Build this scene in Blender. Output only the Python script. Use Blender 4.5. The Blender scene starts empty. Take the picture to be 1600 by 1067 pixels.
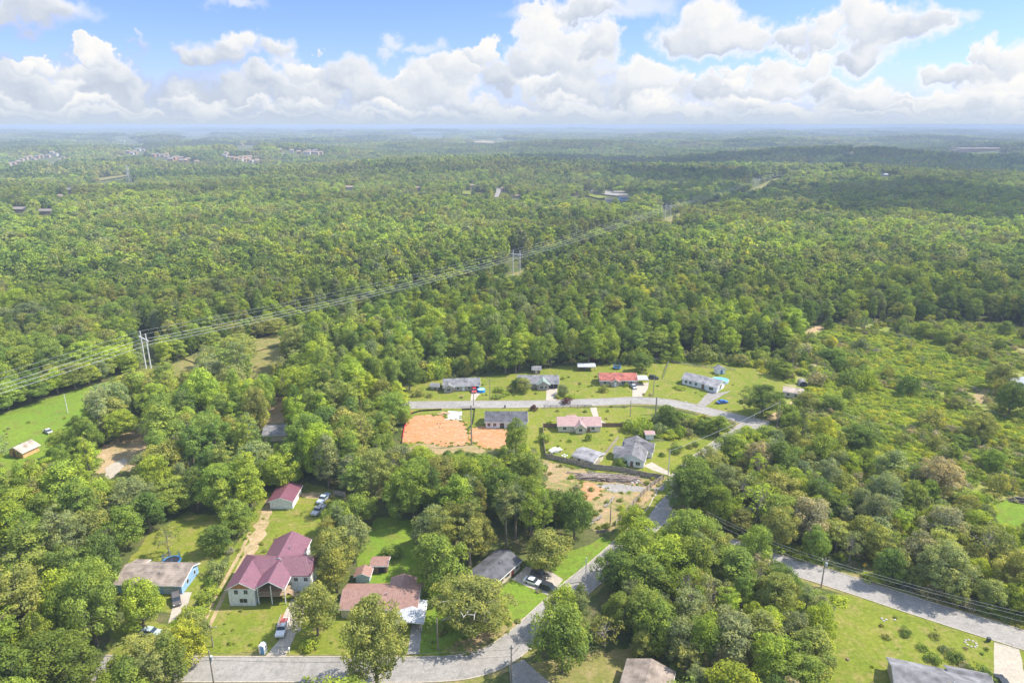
import bpy, bmesh, math, random
import numpy as np
from mathutils import Vector, Matrix
from mathutils.geometry import tessellate_polygon
R = math.radians
SC = bpy.context.scene
COL = SC.collection
# ------------------------------------------------------------------ camera, light, exposure
CAMH = 110.0; PITCH = R(17.6); FPX = 1066.67
cam = bpy.data.objects.new('camera', bpy.data.cameras.new('camera'))
COL.objects.link(cam); SC.camera = cam
cam.data.sensor_width = 36; cam.data.lens = 24; cam.data.clip_start = 1; cam.data.clip_end = 90000
cam.location = (0, 0, CAMH); cam.rotation_euler = (R(90)-PITCH, 0, 0)
SUN_EL = 50.0; SUN_DIR = Vector((1, .22, 0)).normalized()
SUN_AZ = math.degrees(math.atan2(SUN_DIR.x, SUN_DIR.y))
sv = Vector((SUN_DIR.x*math.cos(R(SUN_EL)), SUN_DIR.y*math.cos(R(SUN_EL)), math.sin(R(SUN_EL))))
sl = bpy.data.lights.new('sun', 'SUN'); sl.energy = 3.6; sl.angle = R(.6); sl.color = (1, .93, .82)
so = bpy.data.objects.new('sun', sl); COL.objects.link(so); so.rotation_euler = sv.to_track_quat('Z', 'Y').to_euler(); so.location = (0, 0, 400)
SC.view_settings.view_transform = 'Standard'; SC.view_settings.look = 'None'
SC.view_settings.exposure = 1.22; SC.view_settings.gamma = 1
SC.cycles.max_bounces = 4; SC.cycles.diffuse_bounces = 2; SC.cycles.glossy_bounces = 2
SC.cycles.transmission_bounces = 3; SC.cycles.transparent_max_bounces = 4; SC.cycles.volume_bounces = 0
SKY_STRENGTH = 0.15; CLOUD_LIGHT = 0.435; HAZE = 1.75e-4

cP, sP = math.cos(PITCH), math.sin(PITCH)
def hgt(x, y):
    """ground height: level round the houses, rolling hills farther out"""
    r = math.hypot(x, y)
    k = min(1, max(0, (r-750)/1800)); k = k*k*(3-2*k)
    if k <= 0: return 0.0
    a = 17*math.sin(x*.0027+1.3)*math.sin(y*.0042+.4)+9*math.sin(x*.0063-y*.0021)+9*math.sin(y*.0074+x*.0013+2)-5
    far = min(1, max(0, (r-4500)/5000))
    a += far*(22*math.sin(x*.0011+.5+y*.0003)*math.sin(y*.0009)+8)
    return k*a
def G0(px, py, z=0.0):
    u = (px-800)/FPX; v = (533.5-py)/FPX
    dy = cP+v*sP; dz = -sP+v*cP
    t = (z-CAMH)/dz
    return t*u, t*dy
def G(px, py, z=0.0):
    x, y = G0(px, py, z)
    for _ in range(14):
        nx, ny = G0(px, py, z+hgt(x, y)); x, y = (x+nx)/2, (y+ny)/2
    return x, y
def proj(x, y, z):
    dz = z-CAMH
    d = y*cP-dz*sP; up = y*sP+dz*cP
    if d < 1: return None
    return 800+FPX*x/d, 533.5-FPX*up/d, FPX/d

# ------------------------------------------------------------------ small node helpers
class NT:
    def __init__(s, t): s.t = t; s.n = t.nodes; s.l = t.links
    def new(s, k, **kw):
        n = s.n.new(k)
        for a, b in kw.items(): setattr(n, a, b)
        return n
    def put(s, sock, v):
        if isinstance(v, bpy.types.NodeSocket): s.l.new(v, sock)
        elif v is not None: sock.default_value = v
    def math(s, op, a, b=None, c=None, clamp=False):
        n = s.new('ShaderNodeMath', operation=op, use_clamp=clamp); s.put(n.inputs[0], a); s.put(n.inputs[1], b); s.put(n.inputs[2], c); return n.outputs[0]
    def vm(s, op, a, b=None, c=None, out=0):
        n = s.new('ShaderNodeVectorMath', operation=op); s.put(n.inputs[0], a); s.put(n.inputs[1], b)
        if c is not None: s.put(n.inputs[2], c)
        return n.outputs[out]
    def mixf(s, f, a, b):
        n = s.new('ShaderNodeMix', data_type='FLOAT'); s.put(n.inputs[0], f); s.put(n.inputs[2], a); s.put(n.inputs[3], b); return n.outputs[0]
    def mixc(s, f, a, b, bt='MIX'):
        n = s.new('ShaderNodeMix', data_type='RGBA', blend_type=bt); s.put(n.inputs[0], f)
        s.put(n.inputs[6], a if isinstance(a, bpy.types.NodeSocket) else (*a[:3], 1)); s.put(n.inputs[7], b if isinstance(b, bpy.types.NodeSocket) else (*b[:3], 1)); return n.outputs[2]
    def mr(s, v, a, b, c=0.0, d=1.0, it='LINEAR'):
        n = s.new('ShaderNodeMapRange', interpolation_type=it); s.put(n.inputs[0], v)
        for i, q in enumerate((a, b, c, d)): s.put(n.inputs[1+i], q)
        return n.outputs[0]
    def noise(s, vec, scale, detail=3, rough=.55, out='Fac'):
        n = s.new('ShaderNodeTexNoise'); s.put(n.inputs['Vector'], vec); n.inputs['Scale'].default_value = scale
        n.inputs['Detail'].default_value = detail; n.inputs['Roughness'].default_value = rough; return n.outputs[out]

# ------------------------------------------------------------------ sky with cumulus
def build_world():
    w = bpy.data.worlds.new('World'); SC.world = w; w.use_nodes = True
    t = NT(w.node_tree); t.n.clear()
    sky = t.new('ShaderNodeTexSky', sky_type='NISHITA'); sky.sun_disc = False
    sky.sun_elevation = R(SUN_EL); sky.sun_rotation = R(SUN_AZ); sky.altitude = 300; sky.air_density = 1.1; sky.dust_density = .25; sky.ozone_density = 2.2
    skc = t.vm('SCALE', sky.outputs[0]); skc.node.inputs[3].default_value = SKY_STRENGTH
    tc = t.new('ShaderNodeTexCoord'); sep = t.new('ShaderNodeSeparateXYZ'); t.l.new(tc.outputs['Generated'], sep.inputs[0])
    az = t.math('ARCTAN2', sep.outputs[0], sep.outputs[1]); el = t.math('ARCSINE', sep.outputs[2])
    cmb = t.new('ShaderNodeCombineXYZ'); t.put(cmb.inputs[0], az); t.put(cmb.inputs[1], el)
    P = cmb.outputs[0]
    # warp the coordinates so every puff gets a cauliflower edge
    n1 = t.noise(P, 20, 4, .55, 'Color'); n2 = t.noise(P, 80, 3, .5, 'Color')
    w1 = t.vm('SCALE', t.vm('SUBTRACT', n1, (.5, .5, .5))); w1.node.inputs[3].default_value = .072
    w2 = t.vm('SCALE', t.vm('SUBTRACT', n2, (.5, .5, .5))); w2.node.inputs[3].default_value = .014
    W = t.vm('MULTIPLY', t.vm('ADD', t.vm('ADD', P, w1), w2), (1, 1, 0))
    def ang(px, py):
        u = (px-800)/FPX; v = (533.5-py)/FPX
        d = Vector((u, cP+v*sP, -sP+v*cP)).normalized()
        return math.atan2(d.x, d.y), math.asin(d.z)
    rnd = random.Random(5)
    puffs = [  # x, y, rx, ry, brightness, softness
     (-10,18,80,30,.55,.5),(60,12,80,30,.6,.5),(110,20,40,18,.5,.6),(365,2,48,13,.6,.7),
     (15,150,70,42,.45,.3),(100,150,85,45,.5,.3),(190,150,60,48,.45,.3),(35,120,46,38,.6,.3),(120,118,52,44,.6,.3),(170,112,42,40,.65,.3),(55,92,34,22,1,.15),(30,98,22,14,1,.2),(145,82,26,18,1,.15),(170,88,22,18,1,.2),(100,135,40,24,.75,.3),(207,58,9,13,.7,.6),(212,76,10,10,.6,.7),
     (350,88,64,26,.6,.45),(365,72,42,20,.85,.4),(305,88,30,18,.6,.5),(430,82,38,18,.75,.45),
     (612,58,22,16,.7,.6),(600,78,16,12,.6,.7),(662,74,36,12,.35,.7),(508,73,6,9,.8,.5),
     (300,155,70,30,.35,.5),(380,145,70,30,.45,.4),(330,128,50,20,.4,.6),(480,140,80,36,.6,.3),(475,108,46,20,.95,.25),(545,118,54,28,.5,.35),(420,128,40,20,.55,.4),(590,140,56,34,.6,.3),(635,122,26,14,1,.2),(650,150,60,28,.6,.3),
     (690,132,64,44,.8,.25),(720,105,44,32,1,.15),(748,85,30,22,1,.15),(790,120,50,36,.6,.3),
     (990,6,80,26,.4,.6),(900,14,110,26,.5,.5),(840,12,28,18,.9,.3),(850,60,52,56,.95,.18),(905,80,62,50,.85,.2),(835,95,50,34,.7,.3),(900,115,70,36,.5,.4),(940,60,34,34,.8,.3),
     (1060,55,48,30,.7,.4),(1110,36,64,36,.95,.3),(1170,50,52,32,.8,.35),(1120,66,72,26,.6,.4),(1235,62,42,28,.7,.4),(1290,40,36,34,.95,.3),(1285,68,40,24,.7,.4),
     (1345,14,44,34,1,.25),(1380,50,76,48,.7,.35),(1440,42,52,34,.65,.45),(1350,92,58,26,.55,.45),(1492,26,26,14,.4,.8),
     (840,138,40,22,1,.25),(900,145,70,30,.5,.4),(1000,120,72,26,.95,.25),(1010,148,90,28,.6,.35),(1068,128,18,16,1,.2),(1120,140,60,28,.55,.35),(1152,112,30,16,1,.2),(1146,126,22,14,1,.2),(1215,112,44,26,.9,.25),(1270,104,42,26,.95,.25),(1200,142,70,26,.6,.35),(1290,140,50,24,.6,.35),(1345,148,46,22,.95,.3),(1330,165,60,18,.6,.35),
     (1480,118,50,24,.8,.35),(1525,122,60,28,.75,.3),(1548,84,30,32,1,.2),(1595,100,50,46,.9,.25),(1600,150,46,40,1,.2),(1540,155,60,28,.8,.3),(1470,160,60,20,.9,.3),(1400,160,50,16,.6,.4)]
    for i in range(34):
        x = i*50+rnd.uniform(-20, 20)
        puffs.append((x, 170+rnd.uniform(-10, 8), rnd.uniform(35, 70), rnd.uniform(9, 17), rnd.choice((.5, .65, .8, 1)), .35))
    for i in range(26):
        x = i*65+rnd.uniform(-25, 25)
        puffs.append((x, 184+rnd.uniform(-4, 4), rnd.uniform(50, 90), rnd.uniform(6, 9), rnd.choice((.45, .6, .75, .9)), .5))
    A = None; S = None
    for (x, y, rx, ry, b, sf) in puffs:
        a, e = ang(x, y); a2, _ = ang(x+rx, y); _, e2 = ang(x, y-ry)
        ix = 1.1/abs(a2-a); iy = 1.1/abs(e2-e)
        # each puff waits for the one before it, which keeps the shader's working memory small
        Wi = W if A is None else t.vm('MULTIPLY_ADD', A, (1e-9, 1e-9, 0), W)
        q = t.vm('MULTIPLY_ADD', Wi, (ix, iy, 0), (-a*ix, -e*iy, 0))
        ln = t.vm('LENGTH', q, out=1)
        al = t.mr(ln, 1.1+sf*.6, 1.0-sf*1.1, 0, 1 if sf < .6 else .6, 'SMOOTHSTEP')
        sh = t.vm('DOT_PRODUCT', q, (.17, .44, 0), out=1)  # puff shading painted in: sunward upper side lighter than the base
        sh = t.math('ADD', sh, b*.78-.16)
        if A is None: A = al; S = sh
        else: A = t.math('MAXIMUM', A, al); S = t.mixf(al, S, sh)
    dt = t.noise(W, 60, 5, .6); S = t.math('ADD', S, t.math('MULTIPLY_ADD', dt, .36, -.16))
    dt2 = t.noise(P, 14, 3, .5); S = t.math('ADD', S, t.math('MULTIPLY_ADD', dt2, .45, -.19))
    ramp = t.new('ShaderNodeValToRGB'); t.put(ramp.inputs[0], S); e = ramp.color_ramp.elements
    e[0].position = .0; e[0].color = (.56, .63, .75, 1); e[1].position = 1; e[1].color = (1.0, .985, .96, 1)
    k = e.new(.35); k.color = (.73, .78, .86, 1); k = e.new(.65); k.color = (.88, .90, .93, 1)
    cc = t.vm('SCALE', ramp.outputs[0]); cc.node.inputs[3].default_value = CLOUD_LIGHT
    # thin veil towards the horizon and loose cloud over the unseen rest of the sky, brightened for fill
    low = t.mr(el, .16, .30, 1, 0, 'SMOOTHSTEP'); skc = t.mixc(low, skc, t.vm('MULTIPLY', skc, (.31, .35, .66)))
    veil = t.mr(el, .0, .075, .7, 0, 'SMOOTHSTEP')
    base = t.mixc(veil, skc, (.60*CLOUD_LIGHT, .70*CLOUD_LIGHT, .86*CLOUD_LIGHT))
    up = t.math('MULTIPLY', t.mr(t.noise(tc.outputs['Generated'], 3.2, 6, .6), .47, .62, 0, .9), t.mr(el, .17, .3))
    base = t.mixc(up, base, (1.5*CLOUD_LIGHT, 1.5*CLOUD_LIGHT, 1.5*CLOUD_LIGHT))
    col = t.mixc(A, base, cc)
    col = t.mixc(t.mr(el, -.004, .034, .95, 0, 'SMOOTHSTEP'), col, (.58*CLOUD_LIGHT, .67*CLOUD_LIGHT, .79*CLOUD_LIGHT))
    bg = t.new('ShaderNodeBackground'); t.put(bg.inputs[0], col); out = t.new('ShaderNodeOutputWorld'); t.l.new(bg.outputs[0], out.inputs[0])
    w.cycles.sampling_method = 'MANUAL'; w.cycles.sample_map_resolution = 512
build_world()

# ------------------------------------------------------------------ materials
MATS = {}
def bsdf(name, rough=.8, metal=0.0, spec=.3):
    m = bpy.data.materials.new(name); m.use_nodes = True; t = NT(m.node_tree); b = t.n['Principled BSDF']
    b.inputs['Roughness'].default_value = rough; b.inputs['Metallic'].default_value = metal; b.inputs['Specular IOR Level'].default_value = spec
    return m, t, b
def roadmat():
    """asphalt with sealed cracks, worn wheel paths and darker repair patches"""
    m = groundmat('asphalt', [(.29, .272, .25), (.32, .302, .278), (.262, .246, .228)], .05, 2.5, .9, .01); t = NT(m.node_tree); b = t.n['Principled BSDF']; c = b.inputs['Base Color'].links[0].from_socket
    v = t.new('ShaderNodeNewGeometry').outputs['Position']; wv = t.vm('ADD', v, t.vm('SCALE', t.noise(v, .35, 3, .6, 'Color'))); wv.node.inputs[1].links[0].from_node.inputs[3].default_value = 3
    vo = t.new('ShaderNodeTexVoronoi', feature='DISTANCE_TO_EDGE'); t.put(vo.inputs['Vector'], wv); vo.inputs['Scale'].default_value = .12; ck = t.mr(vo.outputs[0], .006, .018, .88, 1)
    v2 = t.new('ShaderNodeTexVoronoi'); t.put(v2.inputs['Vector'], v); v2.inputs['Scale'].default_value = .07; sp = t.new('ShaderNodeSeparateColor'); t.l.new(v2.outputs['Color'], sp.inputs[0]); pt = t.mr(sp.outputs[0], .80, .82, 1, .93)
    t.put(b.inputs['Base Color'], t.vm('SCALE', c)); b.inputs['Base Color'].links[0].from_node.inputs[3].default_value = 1; t.put(b.inputs['Base Color'].links[0].from_node.inputs[3], t.math('MULTIPLY', ck, pt)); return m
def mat(name, col, rough=.75, metal=0.0, spec=.3, var=.12, scale=1.5, bump=0.0, col2=None, rib=None, coord='Object'):
    if name in MATS: return MATS[name]
    m, t, b = bsdf(name, rough, metal, spec)
    tc = t.new('ShaderNodeTexCoord'); v = tc.outputs[coord]
    n = t.noise(v, scale, 5, .6); c2 = col2 or tuple(c*(1-var*2) for c in col); c1 = col if col2 else tuple(min(1, c*(1+var)) for c in col)
    f = t.mr(n, .35, .68); c = t.mixc(f, c1, c2)
    if rib:
        ax, per, dep, dark = rib
        sp = t.new('ShaderNodeSeparateXYZ'); t.l.new(v, sp.inputs[0])
        wv = t.math('FRACT', t.math('MULTIPLY', sp.outputs[ax], 1/per))
        line = t.mr(t.math('ABSOLUTE', t.math('SUBTRACT', wv, .5)), .36, .5)
        c = t.mixc(t.math('MULTIPLY', line, dark), c, tuple(q*.45 for q in col))
        bp = t.new('ShaderNodeBump'); bp.inputs['Distance'].default_value = dep; bp.inputs['Strength'].default_value = 1; t.put(bp.inputs['Height'], line); t.l.new(bp.outputs[0], b.inputs['Normal'])
    elif bump:
        bp = t.new('ShaderNodeBump'); bp.inputs['Distance'].default_value = bump; bp.inputs['Strength'].default_value = 1; t.put(bp.inputs['Height'], t.noise(v, scale*5, 4)); t.l.new(bp.outputs[0], b.inputs['Normal'])
    t.put(b.inputs['Base Color'], c); MATS[name] = m; return m
def shingle(name, col):
    m = mat(name, col, .9, var=.26, scale=.45, rib=(2, .16, .006, .35))
    return m
def glassmat():
    if 'glass' in MATS: return MATS['glass']
    m, t, b = bsdf('window_glass', .08, 0, .6); b.inputs['Base Color'].default_value = (.03, .04, .05, 1); MATS['glass'] = m; return m
def leafmat():
    m = bpy.data.materials.new('leaf'); m.use_nodes = True; t = NT(m.node_tree); t.n.clear()
    at = t.new('ShaderNodeAttribute', attribute_type='INSTANCER', attribute_name='tint')
    tn = t.new('ShaderNodeAttribute', attribute_type='GEOMETRY', attribute_name='tone')
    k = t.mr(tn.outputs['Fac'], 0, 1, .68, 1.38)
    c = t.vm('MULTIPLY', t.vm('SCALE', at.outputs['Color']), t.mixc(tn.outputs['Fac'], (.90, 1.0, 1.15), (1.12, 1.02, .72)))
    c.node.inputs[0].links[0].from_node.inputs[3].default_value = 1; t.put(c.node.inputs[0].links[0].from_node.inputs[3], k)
    d = t.new('ShaderNodeBsdfDiffuse'); t.put(d.inputs[0], c)
    tr = t.new('ShaderNodeBsdfTranslucent'); t.put(tr.inputs[0], t.vm('MULTIPLY', c, (1.25, 1.2, .55)))
    mx = t.new('ShaderNodeMixShader'); mx.inputs[0].default_value = .34; t.l.new(d.outputs[0], mx.inputs[1]); t.l.new(tr.outputs[0], mx.inputs[2])
    o = t.new('ShaderNodeOutputMaterial'); t.l.new(mx.outputs[0], o.inputs[0]); return m
LEAF = leafmat()
BARK = mat('bark', (.20, .165, .125), .95, var=.3, scale=2.0, bump=.03)
DEADWOOD = mat('dead_wood', (.27, .24, .20), .95, var=.2, scale=2.0, bump=.02)

def groundmat(name, cols, scale=.05, fine=1.2, rough=.97, bump=.06):
    """three earth or grass colours broken up by two scales of noise in world space"""
    m, t, b = bsdf(name, rough, 0, .1)
    g = t.new('ShaderNodeNewGeometry'); v = g.outputs['Position']
    a = t.mr(t.noise(v, scale, 6, .65), .40, .62); bb = t.mr(t.noise(v, scale*5, 5, .65), .48, .70)
    c = t.mixc(a, cols[0], cols[1]); c = t.mixc(bb, c, cols[2])
    f = t.noise(v, fine, 4, .7); c = t.mixc(1, c, t.mixc(f, (.5, .5, .5), (1.45, 1.45, 1.45)), 'MULTIPLY')
    f2 = t.noise(v, scale*14, 5, .7); c = t.mixc(1, c, t.mixc(t.mr(f2, .3, .7), (.78, .80, .78), (1.16, 1.14, 1.16)), 'MULTIPLY')
    bp = t.new('ShaderNodeBump'); bp.inputs['Distance'].default_value = bump; bp.inputs['Strength'].default_value = 1; t.put(bp.inputs['Height'], f); t.l.new(bp.outputs[0], b.inputs['Normal'])
    t.put(b.inputs['Base Color'], c); return m
M_FLOOR = groundmat('forest_floor', [(.075, .10, .028), (.11, .125, .036), (.15, .13, .06)], .03)
M_LAWN = groundmat('lawn_grass', [(.150, .190, .022), (.195, .215, .028), (.25, .21, .07)], .06)
M_LAWN2 = groundmat('lush_grass', [(.14, .225, .024), (.17, .245, .026), (.16, .175, .035)], .05)
M_DRY = groundmat('dry_grass', [(.22, .20, .065), (.16, .175, .04), (.32, .24, .12)], .08)
M_SCRUB = groundmat('rough_growth', [(.19, .23, .04), (.25, .26, .06), (.36, .30, .18)], .03)
M_CLAY = groundmat('orange_clay', [(.49, .215, .09), (.42, .235, .12), (.47, .31, .20)], .13, .6)
M_SAND = groundmat('sandy_dirt', [(.44, .31, .18), (.30, .24, .11), (.50, .38, .25)], .12, .9)
M_CUT = groundmat('cleared_dirt', [(.34, .25, .14), (.15, .18, .04), (.44, .27, .15)], .10, .9)
M_ROAD = roadmat()
M_CONC = groundmat('concrete', [(.42, .37, .30), (.46, .405, .33), (.34, .30, .25)], .15, 1.5, .9, .01)
M_GRAV = groundmat('gravel', [(.27, .25, .23), (.31, .29, .265), (.23, .21, .185)], .1, 1.2, .95, .04)
M_WHITEG = groundmat('white_gravel', [(.47, .46, .44), (.42, .40, .38), (.52, .51, .49)], .1, 1.2, .95, .04)

# ------------------------------------------------------------------ mesh helpers
def tag(o, label=None, cat=None, group=None, kind=None):
    if label: o['label'] = label
    if cat: o['category'] = cat
    if group: o['group'] = group
    if kind: o['kind'] = kind
    return o
def empty(name, loc, rz=0.0, label=None, cat=None, group=None):
    o = bpy.data.objects.new(name, None); COL.objects.link(o); o.location = loc; o.rotation_euler = (0, 0, rz); o.empty_display_size = .5
    return tag(o, label, cat, group)
class MB:
    def __init__(s): s.v = []; s.f = []
    def quad(s, *p): i = len(s.v); s.v += [tuple(q) for q in p]; s.f.append(tuple(range(i, i+len(p))))
    def box(s, x0, x1, y0, y1, z0, z1):
        i = len(s.v); s.v += [(x, y, z) for z in (z0, z1) for y in (y0, y1) for x in (x0, x1)]
        s.f += [tuple(i+k for k in q) for q in ((0, 2, 3, 1), (4, 5, 7, 6), (0, 1, 5, 4), (2, 6, 7, 3), (0, 4, 6, 2), (1, 3, 7, 5))]; return s
    def prism(s, pts, axis, a, b):
        """extrude a 2-D outline along an axis ('x','y','z') from a to b"""
        def P(p, w): return {'x': (w, p[0], p[1]), 'y': (p[0], w, p[1]), 'z': (p[0], p[1], w)}[axis]
        n = len(pts); i = len(s.v); s.v += [P(p, a) for p in pts]+[P(p, b) for p in pts]
        s.f.append(tuple(range(i, i+n))); s.f.append(tuple(range(i+2*n-1, i+n-1, -1)))
        for k in range(n): s.f.append((i+k, i+(k+1) % n, i+n+(k+1) % n, i+n+k))
        return s
    def tube(s, pts, rad, n=6):
        pts = [Vector(p) for p in pts]; rad = rad if isinstance(rad, (list, tuple)) else [rad]*len(pts); rings = []
        for k, p in enumerate(pts):
            d = (pts[min(k+1, len(pts)-1)]-pts[max(k-1, 0)]).normalized(); a = d.orthogonal().normalized() if abs(d.z) < .9 else Vector((1, 0, 0)); b = d.cross(a).normalized(); a = b.cross(d)
            rings.append(len(s.v)); s.v += [tuple(p+(a*math.cos(t)+b*math.sin(t))*rad[k]) for t in [2*math.pi*j/n for j in range(n)]]
        for k in range(len(pts)-1):
            for j in range(n): s.f.append((rings[k]+j, rings[k]+(j+1) % n, rings[k+1]+(j+1) % n, rings[k+1]+j))
        s.f.append(tuple(rings[0]+j for j in reversed(range(n)))); s.f.append(tuple(rings[-1]+j for j in range(n))); return s
    def mesh(s, name, m, smooth=False):
        me = bpy.data.meshes.new(name); me.from_pydata(s.v, [], s.f); bm = bmesh.new(); bm.from_mesh(me); bmesh.ops.recalc_face_normals(bm, faces=bm.faces); bm.to_mesh(me); bm.free()
        me.materials.append(m)
        if smooth: me.polygons.foreach_set('use_smooth', [True]*len(me.polygons))
        return me
    def build(s, name, m, parent=None, loc=None, rz=None, smooth=False):
        o = bpy.data.objects.new(name, s.mesh(name, m, smooth)); COL.objects.link(o)
        if parent: o.parent = parent
        if loc: o.location = loc
        if rz is not None: o.rotation_euler = (0, 0, rz)
        return o
def copy_tree(o, parent=None):
    c = o.copy(); COL.objects.link(c); c.parent = parent
    for ch in list(o.children): copy_tree(ch, c)
    return c

# ------------------------------------------------------------------ the ground
def ground():
    na = 300; rs = [0]+list(np.geomspace(20, 32000, 150))
    v = [(0, 0, 0)]; f = []
    for r in rs[1:]:
        for a in range(na):
            t = 2*math.pi*a/na; x, y = r*math.sin(t), r*math.cos(t); v.append((x, y, hgt(x, y)))
    for a in range(na): f.append((0, 1+(a+1) % na, 1+a))
    for k in range(len(rs)-2):
        o = 1+k*na
        for a in range(na): f.append((o+a, o+(a+1) % na, o+na+(a+1) % na, o+na+a))
    me = bpy.data.meshes.new('ground'); me.from_pydata(v, [], f); me.materials.append(M_FLOOR)
    o = bpy.data.objects.new('ground', me); COL.objects.link(o); tag(o, kind='structure', label='dark green and brown forest floor running to the horizon')
ground()
CLEAR = np.zeros((267, 400), bool)      # quarter-size picture of what must stay open to view
KEEP = []                               # ground outlines where no trunk may stand
def inpoly(px, py, poly):
    c = np.zeros(np.shape(px), bool); n = len(poly)
    for i in range(n):
        x1, y1 = poly[i]; x2, y2 = poly[(i+1) % n]
        if y1 == y2: continue
        c ^= ((y1 > py) != (y2 > py)) & (px < (x2-x1)*(py-y1)/(y2-y1)+x1)
    return c
def pip(x, y, poly):
    c = False; x1, y1 = poly[-1][0], poly[-1][1]
    for q in poly:
        x2, y2 = q[0], q[1]
        if (y1 > y) != (y2 > y) and x < (x2-x1)*(y-y1)/(y2-y1)+x1: c = not c
        x1, y1 = x2, y2
    return c
gy, gx = np.mgrid[0:267, 0:400]
def clear_px(poly): 
    global CLEAR
    CLEAR |= inpoly(gx*4+2, gy*4+2, poly)
def keepout(poly, pad=0, hard=True):
    xs = [p[0] for p in poly]; ys = [p[1] for p in poly]; KEEP.append((min(xs), max(xs), min(ys), max(ys), poly, hard))
def ragged(pts, amp, step=2.0, seed=0):
    rnd = random.Random(seed); out = []
    for i in range(len(pts)):
        a = Vector(pts[i]); b = Vector(pts[(i+1) % len(pts)]); L = (b-a).length; n = max(1, int(L/step)); nr = Vector((-(b-a).y, (b-a).x)).normalized() if L > 0 else Vector((0, 1))
        for k in range(n):
            out.append(a.lerp(b, k/n)+nr*(rnd.uniform(-amp, amp) if k or amp > .3 else 0))
    return out
SID = [0]
def sheet_g(name, pts, z, m, amp=.5, label=None, step=2.0):
    SID[0] += 1
    p = ragged(pts, amp, step, SID[0]) if amp else [Vector(q) for q in pts]
    tri = tessellate_polygon([[Vector((q.x, q.y, 0)) for q in p]])
    zz = z+SID[0]*.0012
    me = bpy.data.meshes.new(name); me.from_pydata([(q.x, q.y, zz+hgt(q.x, q.y)) for q in p], [], [tuple(t) for t in tri]); me.materials.append(m)
    bm = bmesh.new(); bm.from_mesh(me); 
    for f in bm.faces:
        if f.normal.z < 0: f.normal_flip()
    bm.to_mesh(me); bm.free()
    o = bpy.data.objects.new(name, me); COL.objects.link(o); tag(o, kind='structure', label=label); return o
def sheet(name, pxs, z, m, amp=.5, label=None, clear=True, keep=True, step=2.0):
    g = [G(*q) for q in pxs]
    if clear: clear_px(pxs if clear is True else clear)
    if keep: keepout(g, hard=name in ('drive', 'pavement', 'gravel_pad'))
    return sheet_g(name, g, z, m, amp, label, step)
def smooth_line(p, n=6):
    p = [Vector(q) for q in p]; out = []
    for i in range(len(p)-1):
        a = p[max(i-1, 0)]; b = p[i]; c = p[i+1]; d = p[min(i+2, len(p)-1)]
        for k in range(n):
            t = k/n; out.append(.5*((2*b)+(-a+c)*t+(2*a-5*b+4*c-d)*t*t+(-a+3*b-3*c+d)*t**3))
    return out+[p[-1]]
def offset_line(c, w):
    out = []
    for i, p in enumerate(c):
        d = (c[min(i+1, len(c)-1)]-c[max(i-1, 0)]).normalized(); out.append(p+Vector((-d.y, d.x))*w)
    return out
def road(name, pxs, width, z, m, label, verge=True, kerb=True, ground_pts=None):
    c = smooth_line(ground_pts or [G(*q) for q in pxs])
    if verge:
        l, r = offset_line(c, width/2+1.5), offset_line(c, -width/2-1.5); sheet_g('verge', l+r[::-1], .016, M_DRY, .35, 'strip of dry grass and dirt along the road edge')
    l, r = offset_line(c, width/2), offset_line(c, -width/2); sheet_g(name, l+r[::-1], z, m, .06, label)
    k = offset_line(c, width/2+1.6)+offset_line(c, -width/2-1.6)[::-1]; keepout([(q.x, q.y) for q in k])
    if kerb:
        for s in (1, -1):
            a, b = offset_line(c, s*width/2), offset_line(c, s*(width/2+.28)); mb = MB()
            for i in range(len(a)-1):
                mb.quad((*a[i], z+.1), (*a[i+1], z+.1), (*b[i+1], z+.1), (*b[i], z+.1)); mb.quad((*a[i], 0), (*a[i+1], 0), (*a[i+1], z+.1), (*a[i], z+.1))
                mb.quad((*b[i], 0), (*b[i+1], 0), (*b[i+1], z+.1), (*b[i], z+.1))
            tag(mb.build('kerb', M_CONC), kind='structure', label='low pale concrete kerb beside the road')
    return c
# streets
R1 = [(150, 1043), (310, 1045), (500, 1045), (680, 1045), (760, 1032), (812, 1000), (850, 965), (893, 925), (938, 888), (985, 845), (1027, 803), (1046, 770), (1082, 730), (1125, 697), (1160, 672), (1186, 660)]
road('road', R1, 6.8, .05, M_ROAD, 'worn grey asphalt street along the bottom of the view bending up between the trees')
R3 = [(585, 634), (640, 633), (760, 632), (860, 631), (940, 628), (1005, 626), (1060, 632), (1120, 646), (1175, 659), (1200, 664)]
road('road', R3, 7.0, .06, M_ROAD, 'pale asphalt street passing in front of the row of far houses')
R4 = [(1030, 800), (1085, 832), (1140, 853), (1180, 867), (1250, 889), (1330, 914), (1400, 937), (1500, 969), (1600, 1000), (1720, 1040)]
road('road', R4, 7.2, .055, M_ROAD, 'grey asphalt road with a tar-patched surface running beside the young wood')
for c in ([(310, 1024), (740, 1022), (790, 990), (832, 962), (872, 925), (884, 935), (842, 1000), (800, 1067), (310, 1067)],
          [(640, 626), (1010, 619), (1060, 624), (1120, 636), (1200, 655), (1190, 675), (1140, 655), (1060, 642), (1000, 634), (640, 640)],
          [(1035, 775), (1048, 775), (1047, 800), (1035, 808), (1015, 830), (1008, 815)], [(935, 870), (962, 850), (958, 885), (945, 905), (918, 900), (918, 890)],
          [(1210, 872), (1250, 880), (1400, 925), (1600, 985), (1600, 1018), (1400, 955), (1250, 905), (1215, 890)], [(1142, 852), (1156, 854), (1166, 866), (1150, 866)],
          [(1112, 700), (1126, 692), (1134, 696), (1120, 705)]): clear_px(c)
sheet('pavement', [(795, 1040), (818, 1030), (860, 1067), (865, 1100), (800, 1100)], .045, M_ROAD, .1, 'broken asphalt apron below the street corner', clear=False)
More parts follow.
